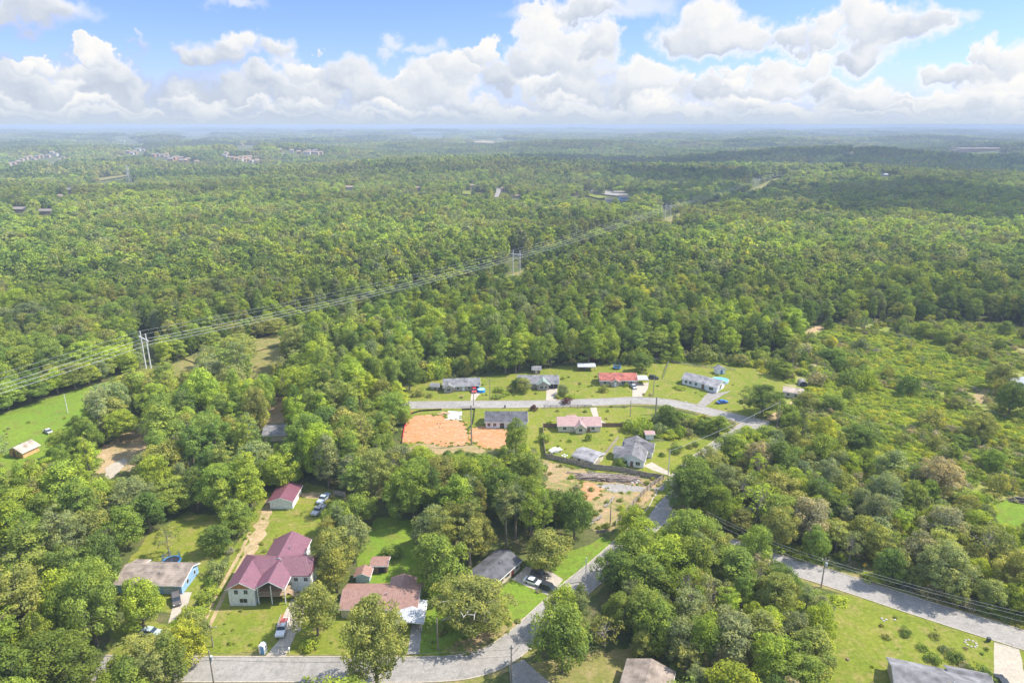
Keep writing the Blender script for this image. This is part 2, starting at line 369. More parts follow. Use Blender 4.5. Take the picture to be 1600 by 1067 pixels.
# lawns, clay, drives: outlines read off the photograph and laid on the ground
L = 'mown green lawn'
sheet('lawn', [(318, 1022), (322, 975), (352, 880), (392, 800), (420, 770), (462, 752), (520, 765), (540, 800), (500, 850), (505, 900), (545, 960), (555, 1022)], .01, M_LAWN, .8, 'lawn round the red roofed house', clear=[(322, 1020), (335, 940), (375, 850), (400, 800), (425, 768), (470, 770), (512, 772), (505, 800), (478, 835), (482, 905), (474, 950), (480, 985), (525, 985), (530, 1020)])
sheet('meadow', [(-60, 662), (0, 648), (30, 636), (110, 612), (160, 598), (215, 585), (240, 588), (225, 615), (160, 640), (100, 690), (70, 730), (-60, 740)], .01, M_LAWN2, .8, 'bright open meadow beside the woods', clear=[(0, 645), (30, 638), (100, 618), (135, 615), (120, 645), (90, 668), (78, 690), (60, 715), (10, 720), (0, 712)])
sheet('meadow', [(200, 600), (300, 556), (325, 560), (305, 590), (250, 615)], .01, M_DRY, .8, 'dry grass at the foot of the pylon', clear=[(282, 576), (308, 562), (306, 572), (285, 586), (262, 583)])
sheet('meadow', [(385, 560), (400, 540), (450, 528), (450, 560), (430, 600), (395, 600)], .01, M_DRY, .8, 'tan grass in the power line cutting', clear=[(400, 548), (434, 537), (428, 568), (408, 584), (400, 570)])
sheet('yard', [(150, 740), (150, 705), (200, 672), (240, 668), (245, 700), (215, 735)], .01, M_SAND, .8, 'bare sandy yard under the trees', clear=[(160, 718), (175, 708), (222, 684), (230, 690), (205, 712), (178, 738), (162, 742)])
sheet('lawn', [(195, 890), (225, 840), (290, 800), (350, 805), (365, 850), (330, 900), (305, 925), (300, 960), (170, 950)], .01, M_LAWN, .8, 'back lawn behind the blue walled house', clear=[(212, 880), (232, 842), (262, 835), (290, 820), (318, 822), (345, 852), (325, 878), (310, 900), (306, 935), (285, 940), (275, 925), (185, 930)])
sheet('lawn', [(165, 1020), (185, 970), (240, 970), (285, 985), (225, 1030)], .01, M_LAWN, .8, 'small shaded lawn beside the parked hatchback', clear=[(170, 1012), (215, 985), (240, 990), (215, 1018)])
sheet('yard', [(412, 672), (416, 650), (424, 622), (440, 620), (446, 655), (440, 675)], .01, M_SAND, .8, 'bare dirt between the grey roofed houses under the trees', clear=[(425, 626), (438, 626), (438, 648), (425, 648)])
sheet('lawn', [(560, 905), (555, 850), (590, 808), (650, 815), (668, 850), (660, 905), (655, 915), (560, 920)], .01, M_LAWN2, .8, 'lush back lawn between the tree rows', clear=[(572, 860), (585, 820), (640, 822), (655, 850), (648, 898), (610, 895), (575, 890)])
sheet('lawn', [(455, 1022), (470, 980), (545, 960), (560, 915), (660, 905), (700, 930), (700, 1022)], .01, M_LAWN, .8, 'front lawn of the brown roofed house', clear=[(480, 1005), (528, 985), (535, 1022), (470, 1022)])
sheet('lawn', [(655, 1022), (655, 920), (780, 930), (815, 885), (870, 925), (828, 960), (790, 988), (735, 1022)], .01, M_LAWN2, .7, 'front lawn beside the storm-broken tree', clear=[(656, 930), (672, 932), (672, 965), (690, 985), (680, 1018), (656, 1016)])
clear_px([(788, 915), (808, 898), (858, 934), (830, 955), (800, 968), (800, 940)])
sheet('yard', [(690, 1022), (712, 1005), (760, 985), (800, 970), (832, 958), (790, 990), (742, 1021)], .02, M_CUT, .5, 'bare brown earth under the storm-broken tree', clear=False)
sheet('lawn', [(820, 880), (900, 860), (940, 840), (962, 845), (935, 875), (905, 905), (880, 922), (830, 890)], .01, M_LAWN2, .6, 'strip of lawn beyond the parked cars', clear=[(862, 882), (895, 872), (930, 845), (958, 843), (915, 885), (880, 905), (862, 898)])
sheet('lawn', [(805, 1100), (830, 1040), (860, 1030), (990, 1010), (1010, 1100)], .01, M_DRY, .7, 'patchy yard beside the low taupe roof', clear=[(880, 1058), (925, 1030), (985, 1030), (960, 1067), (880, 1067)])
sheet('lawn', [(1270, 1100), (1300, 1000), (1310, 930), (1345, 930), (1400, 950), (1600, 1012), (1700, 1050), (1700, 1120)], .01, M_LAWN, .6, 'wide lawn with young planted shrubs below the road', clear=[(1330, 940), (1380, 942), (1560, 998), (1600, 1012), (1600, 1067), (1325, 1067), (1330, 1000)])
sheet('drive', [(1553, 1003), (1592, 1014), (1612, 1100), (1548, 1100), (1553, 1050)], .03, M_CONC, .1, 'pale concrete drive beside the dark grey roof')
sheet('drive', [(415, 1025), (436, 1000), (440, 970), (455, 935), (478, 935), (470, 985), (462, 990), (446, 1025)], .03, M_CONC, .15, 'concrete drive with a pickup on it', clear=False)
sheet('track', [(381, 868), (396, 828), (410, 795), (418, 778), (424, 790), (422, 815), (408, 848), (394, 872)], .02, M_SAND, .7, 'sandy worn ground beside the red roofed house', clear=False)
tc_ = smooth_line([G(*q) for q in [(404, 830), (390, 862), (372, 895), (354, 930), (338, 965), (326, 992)]])
for s in (.2, 1.9): sheet_g('track', [tuple(q) for q in offset_line(tc_, -s)+offset_line(tc_, -s-.95)[::-1]], .024, M_SAND, .14, 'sandy wheel rut running down past the red roofed house')
sheet('track', [(468, 770), (510, 768), (520, 775), (512, 782), (470, 776)], .02, M_SAND, .6, 'bare ground behind the parked pickups', clear=False)
sheet('drive', [(636, 1022), (644, 975), (660, 975), (655, 1022)], .03, M_ROAD, .1, 'grey drive below the carport', clear=[(640, 990), (658, 975), (654, 1020), (638, 1018)])
sheet('drive', [(800, 905), (822, 885), (862, 893), (880, 905), (862, 932), (845, 925)], .03, M_CONC, .15, 'concrete parking pad beside the charcoal roof', clear=[(800, 905), (815, 888), (868, 905), (862, 930)])
sheet('drive', [(275, 925), (300, 925), (290, 960), (262, 975)], .03, M_CONC, .15, 'short concrete drive below the blue walled house', clear=[(273, 930), (296, 930), (288, 945), (270, 945)])
# the upper street
sheet('lawn', [(625, 628), (650, 598), (690, 592), (800, 585), (880, 572), (1000, 568), (1090, 566), (1180, 575), (1235, 600), (1215, 652), (1160, 650), (1060, 624), (1005, 620), (860, 625)], .01, M_LAWN, .8, 'front lawns along the row of far houses', clear=[(655, 622), (675, 602), (692, 595), (752, 592), (770, 598), (790, 605), (812, 590), (875, 588), (878, 578), (1000, 570), (1040, 568), (1100, 572), (1160, 590), (1162, 620), (1150, 648), (1060, 622), (1005, 618), (860, 624), (660, 626)])
sheet('lawn', [(636, 640), (860, 638), (1000, 636), (1050, 642), (1010, 665), (965, 720), (940, 735), (845, 720), (838, 700), (636, 700)], .01, M_LAWN, .8, 'green yards below the upper street', clear=[(640, 642), (1000, 638), (1015, 645), (990, 660), (968, 668), (962, 680), (945, 715), (935, 728), (855, 712), (848, 672), (826, 672), (820, 690), (785, 698), (640, 692)])
sheet('lawn', [(930, 738), (965, 690), (1040, 690), (1090, 680), (1150, 668), (1165, 680), (1110, 700), (1080, 728), (1052, 745), (1000, 740)], .01, M_LAWN, .7, 'side lawn round the dark grey roofed house', clear=[(945, 728), (966, 700), (985, 690), (1010, 686), (1042, 700), (1100, 690), (1128, 690), (1090, 705), (1045, 742), (1000, 738), (955, 732)])
sheet('clay_pad', [(628, 690), (632, 668), (645, 650), (690, 648), (715, 655), (730, 660), (738, 688), (742, 694), (700, 696)], .022, M_CLAY, 1.5, 'orange clay building plot with footprints of graders')
sheet('clay_pad', [(731, 676), (745, 669), (760, 668), (798, 669), (792, 692), (770, 703), (738, 694)], .022, M_CLAY, 1.5, 'orange clay behind the new charcoal roofed house')
sheet('gravel_pad', [(695, 656), (700, 642), (722, 643), (722, 656)], .03, M_WHITEG, .4, 'white gravel pad on the building plot', clear=False)
sheet('yard', [(640, 700), (655, 690), (720, 692), (760, 700), (760, 715), (650, 715)], .012, M_CUT, .7, 'rough graded edge of the building plot', clear=[(645, 692), (720, 692), (700, 700), (655, 702)])
sheet('drive', [(853, 626), (854, 607), (871, 607), (870, 626)], .03, M_CONC, .1, 'concrete drive of the double garage house', clear=False)
sheet('drive', [(735, 627), (737, 609), (755, 608), (741, 627)], .03, M_CONC, .1, 'narrow concrete drive with a red car', clear=False)
sheet('drive', [(988, 620), (988, 602), (1014, 597), (1012, 608), (1003, 620)], .03, M_CONC, .12, 'wide concrete drive by the red roofed ranch house', clear=False)
sheet('drive', [(1086, 635), (1108, 612), (1122, 614), (1144, 610), (1116, 625), (1100, 637)], .03, M_GRAV, .2, 'angled double drive by the white house', clear=False)
sheet('drive', [(1212, 660), (1196, 654), (1222, 638), (1240, 627), (1252, 626), (1238, 642)], .03, M_SAND, .5, 'gravel drive to the small tan house', clear=[(1205, 655), (1222, 642), (1236, 632), (1242, 634), (1228, 646), (1212, 657)])
sheet('drive', [(922, 637), (932, 637), (936, 655), (955, 664), (945, 665), (928, 655)], .03, M_CONC, .12, 'curved concrete drive to the pink roofed house', clear=False)
sheet('drive', [(1005, 728), (1018, 722), (1046, 737), (1047, 744), (1020, 735)], .03, M_CONC, .12, 'short concrete drive by the dark grey roofed house', clear=False)
sheet('yard', [(850, 720), (930, 740), (1035, 750), (1030, 768), (1010, 790), (965, 825), (925, 830), (915, 780), (850, 770)], .012, M_CUT, 1.6, 'half cleared lot with bare clay and weeds', clear=[(852, 722), (930, 742), (1035, 750), (1025, 775), (1005, 795), (955, 830), (930, 830), (928, 775), (905, 755), (855, 765)])
sheet('gravel_pad', [(930, 758), (960, 755), (1020, 762), (1045, 755), (1042, 765), (1000, 768), (960, 770)], .03, M_GRAV, .4, 'grey gravel turning area beside the wood pile', clear=False)
sheet('clay_pad', [(905, 748), (945, 762), (935, 780), (912, 776)], .026, M_CLAY, 1.7, 'worn orange clay bank on the cleared lot', clear=False)
sheet('lawn', [(1000, 800), (1040, 755), (1052, 760), (1035, 780), (1012, 808), (985, 840), (950, 845), (955, 835)], .014, M_LAWN, .5, 'grass verge along the long wooden fence', clear=[(1010, 790), (1038, 768), (1030, 780), (1005, 812), (985, 812)])
# right side rough ground
sheet('rough_ground', [(1225, 640), (1240, 520), (1330, 498), (1480, 505), (1660, 520), (1700, 880), (1560, 850), (1400, 800), (1240, 720)], .008, M_SCRUB, 2, 'rough overgrown ground with brambles and dead brush', clear=False, keep=False)
sheet('bare_patch', [(1255, 520), (1280, 508), (1292, 512), (1270, 522)], .02, M_SAND, .8, 'pale bare patch in the rough growth', clear=True)
sheet('bare_patch', [(1540, 790), (1570, 782), (1640, 780), (1640, 835), (1560, 835), (1545, 810)], .02, M_LAWN2, .8, 'mown grass beside the stacked timber', clear=[(1552, 795), (1600, 790), (1600, 815), (1560, 815)])
sheet('bare_patch', [(1520, 620), (1545, 600), (1548, 615), (1530, 632)], .02, M_CUT, .8, 'bare slope by the white house gable', clear=True)
sheet('asphalt_lot', [(-60, 915), (-20, 870), (25, 845), (28, 858), (5, 888), (-40, 930)], .03, M_ROAD, .2, 'strip of asphalt under the pines', clear=[(0, 862), (24, 848), (22, 862), (0, 888)])
sheet('drive', [(165, 752), (165, 730), (195, 715), (200, 722), (178, 745)], .03, M_CONC, .2, 'concrete drive end between the trees', clear=[(165, 735), (182, 722), (182, 738), (168, 748)])
# power line cutting
TW = [G(x, y) for x, y in ((234, 586), (807, 433.5), (1043, 345), (1182, 296), (1263, 268.5))]
T0 = (TW[0][0]-112, TW[0][1]-214)
tw_all = [T0]+TW+[(TW[-1][0]+(TW[-1][0]-TW[-2][0])*k, TW[-1][1]+(TW[-1][1]-TW[-2][1])*k) for k in (1, 2)]
cl = smooth_line(tw_all, 24)
a, b = offset_line(cl[26:], 9), offset_line(cl[26:], -10)
def strip(name, a, b, z, m, label):
    v = []; f = []
    for p, q in zip(a, b):
        for k in range(5):
            s = p.lerp(q, k/4); v.append((s.x, s.y, hgt(s.x, s.y)+z))
    for i in range(len(a)-1):
        for k in range(4): j = i*5+k; f.append((j, j+1, j+6, j+5))
    me = bpy.data.meshes.new(name); me.from_pydata(v, [], f); me.materials.append(m); o = bpy.data.objects.new(name, me); COL.objects.link(o); tag(o, kind='structure', label=label)
strip('meadow', a, b, .5, M_DRY, 'mown corridor under the power line')
keepout([(q.x, q.y) for q in offset_line(cl, 10)+offset_line(cl, -9)[::-1]]); keepout([(q.x, q.y) for q in offset_line(cl[70:], 12)+offset_line(cl[70:], -24)[::-1]])
strip('track', offset_line(cl[66:], -4), offset_line(cl[66:], -15), .9, M_CUT, 'bare earth track along the power line corridor')
# ------------------------------------------------------------------ buildings
WHITE = mat('white_siding', (.74, .75, .76), .6, rib=(2, .22, .01, .25)); TRIM = mat('white_trim', (.78, .78, .76), .5)
RED = mat('red_metal_x', (.19, .075, .10), .35, rib=(0, .42, .03, .5), metal=.0, spec=.5); REDY = mat('red_metal_y', (.19, .075, .10), .35, rib=(1, .42, .03, .5), spec=.5)
GABLEWOOD = mat('stained_board', (.42, .20, .07), .7, rib=(2, .2, .01, .4)); BLUE = mat('blue_siding', (.25, .41, .60), .6, rib=(2, .2, .01, .25))
TAUPE = shingle('taupe_shingle', (.27, .22, .18)); BROWN = mat('brown_metal', (.30, .175, .14), .5, rib=(0, .5, .02, .25)); GREYR = shingle('grey_shingle', (.20, .195, .20)); CHAR = shingle('charcoal_shingle', (.105, .105, .115))
LGREY = shingle('light_grey_shingle', (.27, .26, .265)); DGREY = shingle('dark_grey_shingle', (.165, .158, .163)); PINK = mat('pink_metal', (.40, .255, .235), .5, rib=(0, .45, .02, .3)); REDS = shingle('red_shingle', (.36, .12, .09)); TANS = shingle('tan_shingle', (.42, .34, .28))
BRICK = mat('tan_brick', (.42, .36, .30), .85, scale=3, var=.2); BRICKR = mat('red_brick', (.34, .16, .11), .9, scale=3, var=.2); CREAM = mat('cream_siding', (.62, .55, .42), .7, rib=(2, .2, .01, .25)); ORANGEW = mat('orange_board', (.62, .38, .18), .8, rib=(0, .3, .01, .4)); GREYM = mat('grey_metal', (.46, .47, .50), .45, rib=(0, .5, .02, .25)); PALEM = mat('pale_metal', (.44, .45, .46), .4, rib=(0, .5, .02, .2))
WOODF = mat('weathered_board', (.36, .31, .25), .9, rib=(0, .16, .01, .5), var=.25); DECK = mat('deck_board', (.40, .29, .18), .85, rib=(1, .15, .01, .4)); DARK = mat('dark_interior', (.04, .04, .045), .9); BROWNW = mat('brown_board', (.20, .13, .09), .85); GREENG = mat('sage_shingle', (.23, .29, .25), .9)  # dark_interior: near-black colour painting the shade inside open bays
GL = glassmat(); BLACK = mat('black_rubber', (.025, .025, .027), .8); STEEL = mat('steel', (.55, .56, .58), .35, metal=.6); SHUT = mat('red_shutter', (.30, .06, .05), .6)
CLEARBOX = lambda x0, y0, x1, y1: clear_px([(x0, y0), (x1, y0), (x1, y1), (x0, y1)])
def wing_mesh(w, wall, roof, trimb):
    x0, x1, y0, y1 = w['b']; h = w['h']; z0 = w.get('z0', 0); rise = w['rise']; ax = w.get('ridge', 'x'); o = w.get('o', .45); t = .16; e = .03
    a0, a1, l0, l1 = (y0, y1, x0, x1) if ax == 'x' else (x0, x1, y0, y1); am = w.get('m', (a0+a1)/2)
    if not w.get('open'): wall.prism([(a0, z0-.3), (a1, z0-.3), (a1, h), (a0, h)] if w.get('hip') else [(a0, z0-.3), (a1, z0-.3), (a1, h), (am, h+rise), (a0, h)], ax, l0, l1)
    s0 = rise/(am-a0); s1 = rise/(a1-am)
    if w.get('hip'):
        k = w['hip']; A = [(l0-o, a0-o), (l1+o, a0-o), (l1+o, a1+o), (l0-o, a1+o)]; f = (lambda p, z: (p[0], p[1], z)) if ax == 'x' else (lambda p, z: (p[1], p[0], z))
        zb = h-o*s0+e; zr = h+rise+e+t; hl = (am-a0) if 'l' in k else -o; hr = (am-a0) if 'r' in k else -o
        b = [f(p, zb) for p in A]; u = [f(p, zb+t) for p in A]; r = [f((l0+hl, am), zr), f((l1-hr, am), zr)]
        roof.quad(*b)
        for i in range(4): roof.quad(b[i], b[(i+1) % 4], u[(i+1) % 4], u[i])
        roof.quad(u[0], u[1], r[1], r[0]); roof.quad(u[2], u[3], r[0], r[1]); roof.quad(u[1], u[2], r[1]); roof.quad(u[3], u[0], r[0])
        return
    def chev(lo, hi, oo): return [(a0-oo, h-oo*s0+lo), (am, h+rise+lo), (a1+oo, h-oo*s1+lo), (a1+oo, h-oo*s1+hi), (am, h+rise+hi), (a0-oo, h-oo*s0+hi)]
    roof.prism(chev(e, e+t, o), ax, l0-o, l1+o)
    trimb.prism(chev(e-.15, e+t*.5, o+.05), ax, l0-o-.06, l1+o+.06)
WM = {}
def wmesh(w, h, kind='window'):
    k = (w, h, kind)
    if k not in WM:
        WM[k] = (MB().box(-w/2-.1, w/2+.1, -.04, .05, -h/2-.1, h/2+.1).mesh('frame', TRIM), MB().box(-w/2, -.03, -.07, .02, -h/2, h/2).box(.03, w/2, -.07, .02, -h/2, h/2).mesh('pane', GL))
    return WM[k]
def face_rot(f): return {'f': 0, 'b': math.pi, 'l': -math.pi/2, 'r': math.pi/2}[f]
def building(name, label, A, B, wings, wallm, roofm, roofm_y=None, cat='house', width=None, windows=(), doors=(), group=None, trim=TRIM, gar=(), vents=(), rot=None, loc=None):
    a = Vector(G(*A)) if A else None; b = Vector(G(*B)) if B else None
    if loc is None: m = (a+b)/2; d = b-a; rz = math.atan2(d.y, d.x); W = d.length if width is None else width
    else: m = Vector(loc[:2]); rz = rot or 0; W = width
    if cat == 'house': wings[0].setdefault('vent', True)
    z = hgt(m.x, m.y); root = empty(name, (m.x, m.y, z), rz, label, cat, group); W2 = W/2; ext = []
    for orient in ('x', 'y'):
        ws = [w for w in wings if w.get('ridge', 'x') == orient]
        for w in ws:
            w['b'] = tuple(q*W if isinstance(q, str) is False and w.get('frac') and i < 2 else q for i, q in enumerate(w['b']))
            wl, rf, tb = MB(), MB(), MB(); wing_mesh(w, wl, rf, tb)
            if wl.v: wl.build('wall', w.get('wall', wallm), root)
            r = rf.build('roof', w.get('roof', (roofm_y or roofm) if orient == 'y' else roofm), root)
            if tb.v: tb.build('eave_trim', trim, r)
            if w.get('vent'): 
                x0, x1, y0, y1 = w['b']; mx, my = (x0+x1)/2, (y0+y1)/2; q = MB().tube([(mx+1.5, my-1.2, w['h']), (mx+1.5, my-1.2, w['h']+w['rise']+.35)], .14, 6); q.build('vent_pipe', STEEL, r)
            x0, x1, y0, y1 = w['b']; ext += [(x0, y0), (x1, y1), (x0, y1), (x1, y0)]
    for (f, u, y, zc, w, h) in windows:
        fr, pn = wmesh(w, h); o = bpy.data.objects.new('window', fr); COL.objects.link(o); o.parent = root; o.location = (u, y, zc) if f in 'fb' else (y, u, zc); o.rotation_euler = (0, 0, face_rot(f))
        p = bpy.data.objects.new('pane', pn); COL.objects.link(p); p.parent = o
    for (f, u, y, w, h, mt) in doors:
        o = MB().box(-w/2, w/2, -.08, .04, 0, h).build('door', mt, root); o.location = (u, y, .02) if f in 'fb' else (y, u, .02); o.rotation_euler = (0, 0, face_rot(f)); MB().box(w/2-.2, w/2-.12, -.14, -.08, .95, 1.05).build('handle', STEEL, o)
    for (f, u, y, w, h, mt) in gar:
        g = MB()
        for k in range(4): g.box(-w/2, w/2, -.07+.0*k, .04, k*h/4+.02, (k+1)*h/4-.03)
        o = g.build('garage_door', mt, root); o.location = (u, y, .02) if f in 'fb' else (y, u, .02); o.rotation_euler = (0, 0, face_rot(f))
    xs = [p[0] for p in ext]; ys = [p[1] for p in ext]; c, s = math.cos(rz), math.sin(rz)
    keepout([(m.x+c*x-s*y, m.y+s*x+c*y) for x, y in ((min(xs)-1.5, min(ys)-1.5), (max(xs)+1.5, min(ys)-1.5), (max(xs)+1.5, max(ys)+1.5), (min(xs)-1.5, max(ys)+1.5))])
    return root
# big red roofed house, built round a point in the middle of its front
H1 = building('house', 'long white house with a cross-shaped burgundy metal roof and open porch', None, None, [
    dict(b=(-9, 9, 5.2, 13), h=5.0, rise=2.2, hip='l'), dict(b=(-9, -2.8, 0, 9), h=5.0, rise=1.75, ridge='y'), dict(b=(-2.3, 4.2, .2, 9), h=5.0, rise=1.9, ridge='y', open=True), dict(b=(-4, 4.9, 9, 19.8), h=5.0, rise=2.35, ridge='y', vent=True)],
    WHITE, RED, REDY, loc=(-58.7, 137.1), rot=0, width=18, windows=[('f', -7.1, 0, 3.9, .9, 1.1), ('f', -4.8, 0, 3.9, .9, 1.1), ('f', -5.6, 0, 1.5, 1.8, 1.1), ('f', 5.6, 5.2, 3.6, .9, 1.0), ('f', 8.0, 5.2, 3.6, .9, 1.0), ('l', 3.5, -9, 3.6, .9, 1.1), ('r', 12, 4.9, 3.4, .9, 1.1), ('r', 16, 4.9, 3.4, .9, 1.1), ('f', -1, 5.2, 3.6, 1.4, 1.4), ('f', 2.6, 5.2, 3.6, 1.4, 1.4)], doors=[('f', .9, 5.2, 1.0, 2.2, BROWNW)])
g = MB(); g.prism([(-8.7, 5.0), (-5.9, 6.5), (-3.1, 5.0)], 'y', -.28, -.06); g.build('gable_board', GABLEWOOD, H1)
d = MB(); d.box(-2.5, 4.5, .4, 5.15, 2.35, 2.5); d.build('porch_deck', DECK, H1)
for x in (-2.2, 1.0, 4.2):
    MB().box(x-.1, x+.1, .5, .7, 0, 5.2).build('post', TRIM, H1)
rl = MB()
for k in range(24): rl.box(-2.4+k*.29, -2.36+k*.29, .52, .56, 2.5, 3.4)
rl.box(-2.5, 4.4, .5, .58, 3.4, 3.46); rl.build('railing', DECK, H1)
stp = MB()
for k in range(9): stp.box(4.5+k*.38, 4.95+k*.38, 1.6, 3.2, 2.3-k*.27, 2.4-k*.27)
stp.build('stair', DECK, H1); kb = MB().prism([(-2.3, 5.0), (.95, 6.85), (4.2, 5.0), (4.2, 4.75), (-2.3, 4.75)], 'y', 3.4, 3.6); kb.build('gable_truss', BROWNW, H1)
CLEARBOX(356, 880, 475, 946); clear_px([(388, 870), (420, 845), (484, 842), (480, 905), (385, 905)])
building('garage', 'white double garage with a burgundy metal roof at the head of the sandy track', (424, 795), (456, 795), [dict(b=(-3.4, 3.4, 0, 9.0), h=2.7, rise=1.2, ridge='y')], WHITE, RED, REDY, cat='garage', gar=[('f', 0, 0, 5.0, 2.2, TRIM)], doors=[('r', 6.5, 3.4, .9, 2.0, BROWNW)]); CLEARBOX(421, 762, 470, 796)
H3 = building('house', 'low blue-sided house under a broad taupe shingle roof', (184, 926), (284, 928), [dict(b=(-8.2, 8.2, 0, 8.6), h=2.7, rise=1.3, m=5.6), dict(b=(-8.0, -5.2, 6, 9.6), h=2.6, rise=.5)], BLUE, TAUPE, windows=[('f', -5.8, 0, 1.5, 1.8, 1.2), ('f', -2, 0, 1.6, 1.2, 1.1), ('r', 3, 8.2, 1.6, .9, 1.1), ('r', 6.6, 8.2, 1.6, .8, 1.0)], doors=[('f', 1.2, 0, 1, 2.1, BROWNW)], gar=[('f', 5.6, 0, 4.0, 2.2, mat('grey_blue_door', (.42, .48, .52), .6))]); CLEARBOX(238, 884, 305, 932); clear_px([(188, 915), (212, 884), (222, 884), (200, 926), (188, 928)])
H4 = building('house', 'brown metal roofed bungalow half hidden by the big olive tree', (533, 965), (652, 965), [dict(b=(-8.8, 8.8, 0, 8.6), h=2.7, rise=1.7), dict(b=(1.6, 7.0, 7.0, 11.2), h=2.6, rise=.9, ridge='y')], CREAM, BROWN, BROWN, windows=[('f', -6, 0, 1.5, 1.4, 1.2), ('f', 0, 0, 1.5, 1.4, 1.2), ('f', 5, 0, 1.5, 1.4, 1.2), ('l', 4, -8.8, 1.5, 1, 1.1)], doors=[('f', -2.6, 0, 1, 2.1, WHITE)]); CLEARBOX(545, 908, 648, 935); CLEARBOX(605, 920, 655, 955)
cp = building('carport', 'pale grey flat metal carport beside the brown roofed bungalow', (622, 986), (658, 986), [dict(b=(-2.9, 2.9, 0, 7), h=2.5, rise=.35, open=True, ridge='y')], PALEM, PALEM, PALEM, cat='carport')
for x in (-2.8, 2.8):
    for y in (.1, 6.9): MB().box(x-.07, x+.07, y-.07, y+.07, 0, 2.5).build('post', TRIM, cp)
CLEARBOX(624, 940, 659, 975)
sb = building('shed', 'small open-sided shed with a brown sheet roof on the lush lawn', (583, 895), (603, 895), [dict(b=(-1.9, 1.9, 0, 3.2), h=2.4, rise=.35)], BROWNW, BROWN, cat='shed', doors=[('f', .6, 0, 1.6, 2.0, DARK)]); CLEARBOX(582, 872, 606, 894)  # the dark door panel paints the shade inside the open side
building('shed', 'pale blue-walled shed with a brown pitched roof behind the bungalow', (557, 910), (577, 910), [dict(b=(-1.7, 1.7, 0, 2.8), h=2.1, rise=.8, ridge='y')], mat('pale_blue', (.42, .52, .58), .7), BROWN, BROWN, cat='shed'); CLEARBOX(556, 895, 577, 909)
H5 = building('house', 'long narrow house under a charcoal shingle roof with red shutters', (764, 932), (813, 888), [dict(b=(-6.6, 6.6, 0, 7.4), h=2.6, rise=1.25)], CREAM, CHAR, windows=[('f', -4.6, 0, 1.5, 1, 1.1), ('f', -1.8, 0, 1.5, 1, 1.1), ('f', 1.2, 0, 1.5, 1, 1.1), ('f', 5.2, 0, 1.5, 1, 1.1), ('r', 3.5, 6.6, 1.5, 1, 1.1)], doors=[('f', 3.2, 0, 1, 2.1, SHUT)])
for u in (-5.4, -3.8, -2.6, -1.0, .4, 2.0): MB().box(u-.17, u+.17, -.07, -.01, .95, 2.1).build('shutter', SHUT, H5)
clear_px([(742, 895), (802, 855), (824, 868), (812, 888), (780, 915)])
building('house', 'dark grey shingled house at the lower corner beside a pale drive', None, None, [dict(b=(-9, 9, 0, 8), h=2.8, rise=1.5, vent=True), dict(b=(2, 9, 6, 9.5), h=2.7, rise=.9)], BRICK, GREYR, loc=(85.6, 106.6), rot=R(-18), width=18); clear_px([(1412, 1067), (1426, 1022), (1502, 1046), (1545, 1067)])
building('house', 'low house end showing only its light taupe gable roof', None, None, [dict(b=(-4.6, 4.6, 0, 13), h=2.7, rise=1.5, ridge='y', vent=True)], BRICKR, TAUPE, TAUPE, loc=(24.2, 102.8), rot=R(-21), width=9); clear_px([(960, 1067), (996, 1028), (1052, 1050), (1050, 1067)])
# the row along the upper street
def ranch(label, A, B, wings, wallm, roofm, windows, **k): return building('house', label, A, B, wings, wallm, roofm, k.pop('ry', roofm), windows=windows, **k)
ranch('grey roofed brick ranch house with a red car in its drive', (694, 613), (749, 611), [dict(b=(-7.7, 7.7, .8, 8.6), h=2.6, rise=1.8), dict(b=(-7.7, -3.6, -.8, 5), h=2.6, rise=1.1, ridge='y')], BRICK, GREYR, [('f', -5.6, -.8, 1.4, 1.5, 1.2), ('f', -1.6, .8, 1.4, 1.2, 1.1), ('f', 3.2, .8, 1.4, 1.0, 1.1)], doors=[('f', .8, .8, 1, 2.1, WHITE)], gar=[('f', 5.9, .8, 2.8, 2.2, DARK)])
ranch('gabled brick house with two open garage bays and a broad concrete drive', (810, 608), (872, 608), [dict(b=(-8.7, 8.7, .6, 9.0), h=2.7, rise=2.0), dict(b=(-.4, 4.6, -1.2, 6), h=2.7, rise=1.6, ridge='y', roof=GREENG)], BRICK, GREYR, [('f', 1.4, -1.2, 1.4, 1.3, 1.2), ('f', 3.4, -1.2, 1.4, 1, 1.1), ('f', -3.5, .6, 1.4, 1.3, 1.2)], gar=[('f', 5.6, .6, 2.0, 2.2, DARK), ('f', 7.6, .6, 1.6, 2.2, DARK)])  # dark garage door panels paint the shade inside the open bays
c = ranch('long red shingled ranch house with a white carport', (938, 603), (995, 603), [dict(b=(-8, 8, .4, 8.4), h=2.6, rise=1.9), dict(b=(-3.4, 0, -1, 4), h=2.5, rise=.9, ridge='y')], BRICK, REDS, [('f', -6, .4, 1.4, 1.2, 1.1), ('f', 2.2, .4, 1.4, 1.6, 1.2), ('f', 5.6, .4, 1.4, 1.2, 1.1)], doors=[('f', -1.6, -1, 1, 2.1, WHITE)])
MB().box(8.55, 13.4, .6, 6.5, 2.5, 2.62).build('carport_roof', PALEM, c)
for x, y in ((8.7, .8), (13.2, .8), (13.2, 6.3)): MB().box(x-.06, x+.06, y-.06, y+.06, 0, 2.5).build('post', TRIM, c)
ranch('angled white house with a grey roof and a recessed entry', (1066, 600), (1121, 613), [dict(b=(-8.2, 8.2, 0, 7.6), h=2.7, rise=1.7), dict(b=(3.2, 8.2, -1.2, 4), h=2.7, rise=.9)], WHITE, LGREY, [('f', -6.4, 0, 1.5, 1.0, 1.2), ('f', -4.4, 0, 1.5, 1.0, 1.2), ('f', -1.8, 0, 1.5, 1.0, 1.2), ('f', 5.6, -1.2, 1.5, 1.8, 1.3), ('r', 3, 8.2, 1.5, 1.0, 1.2)], doors=[('f', 1.4, 0, 1.2, 2.1, BROWNW)])
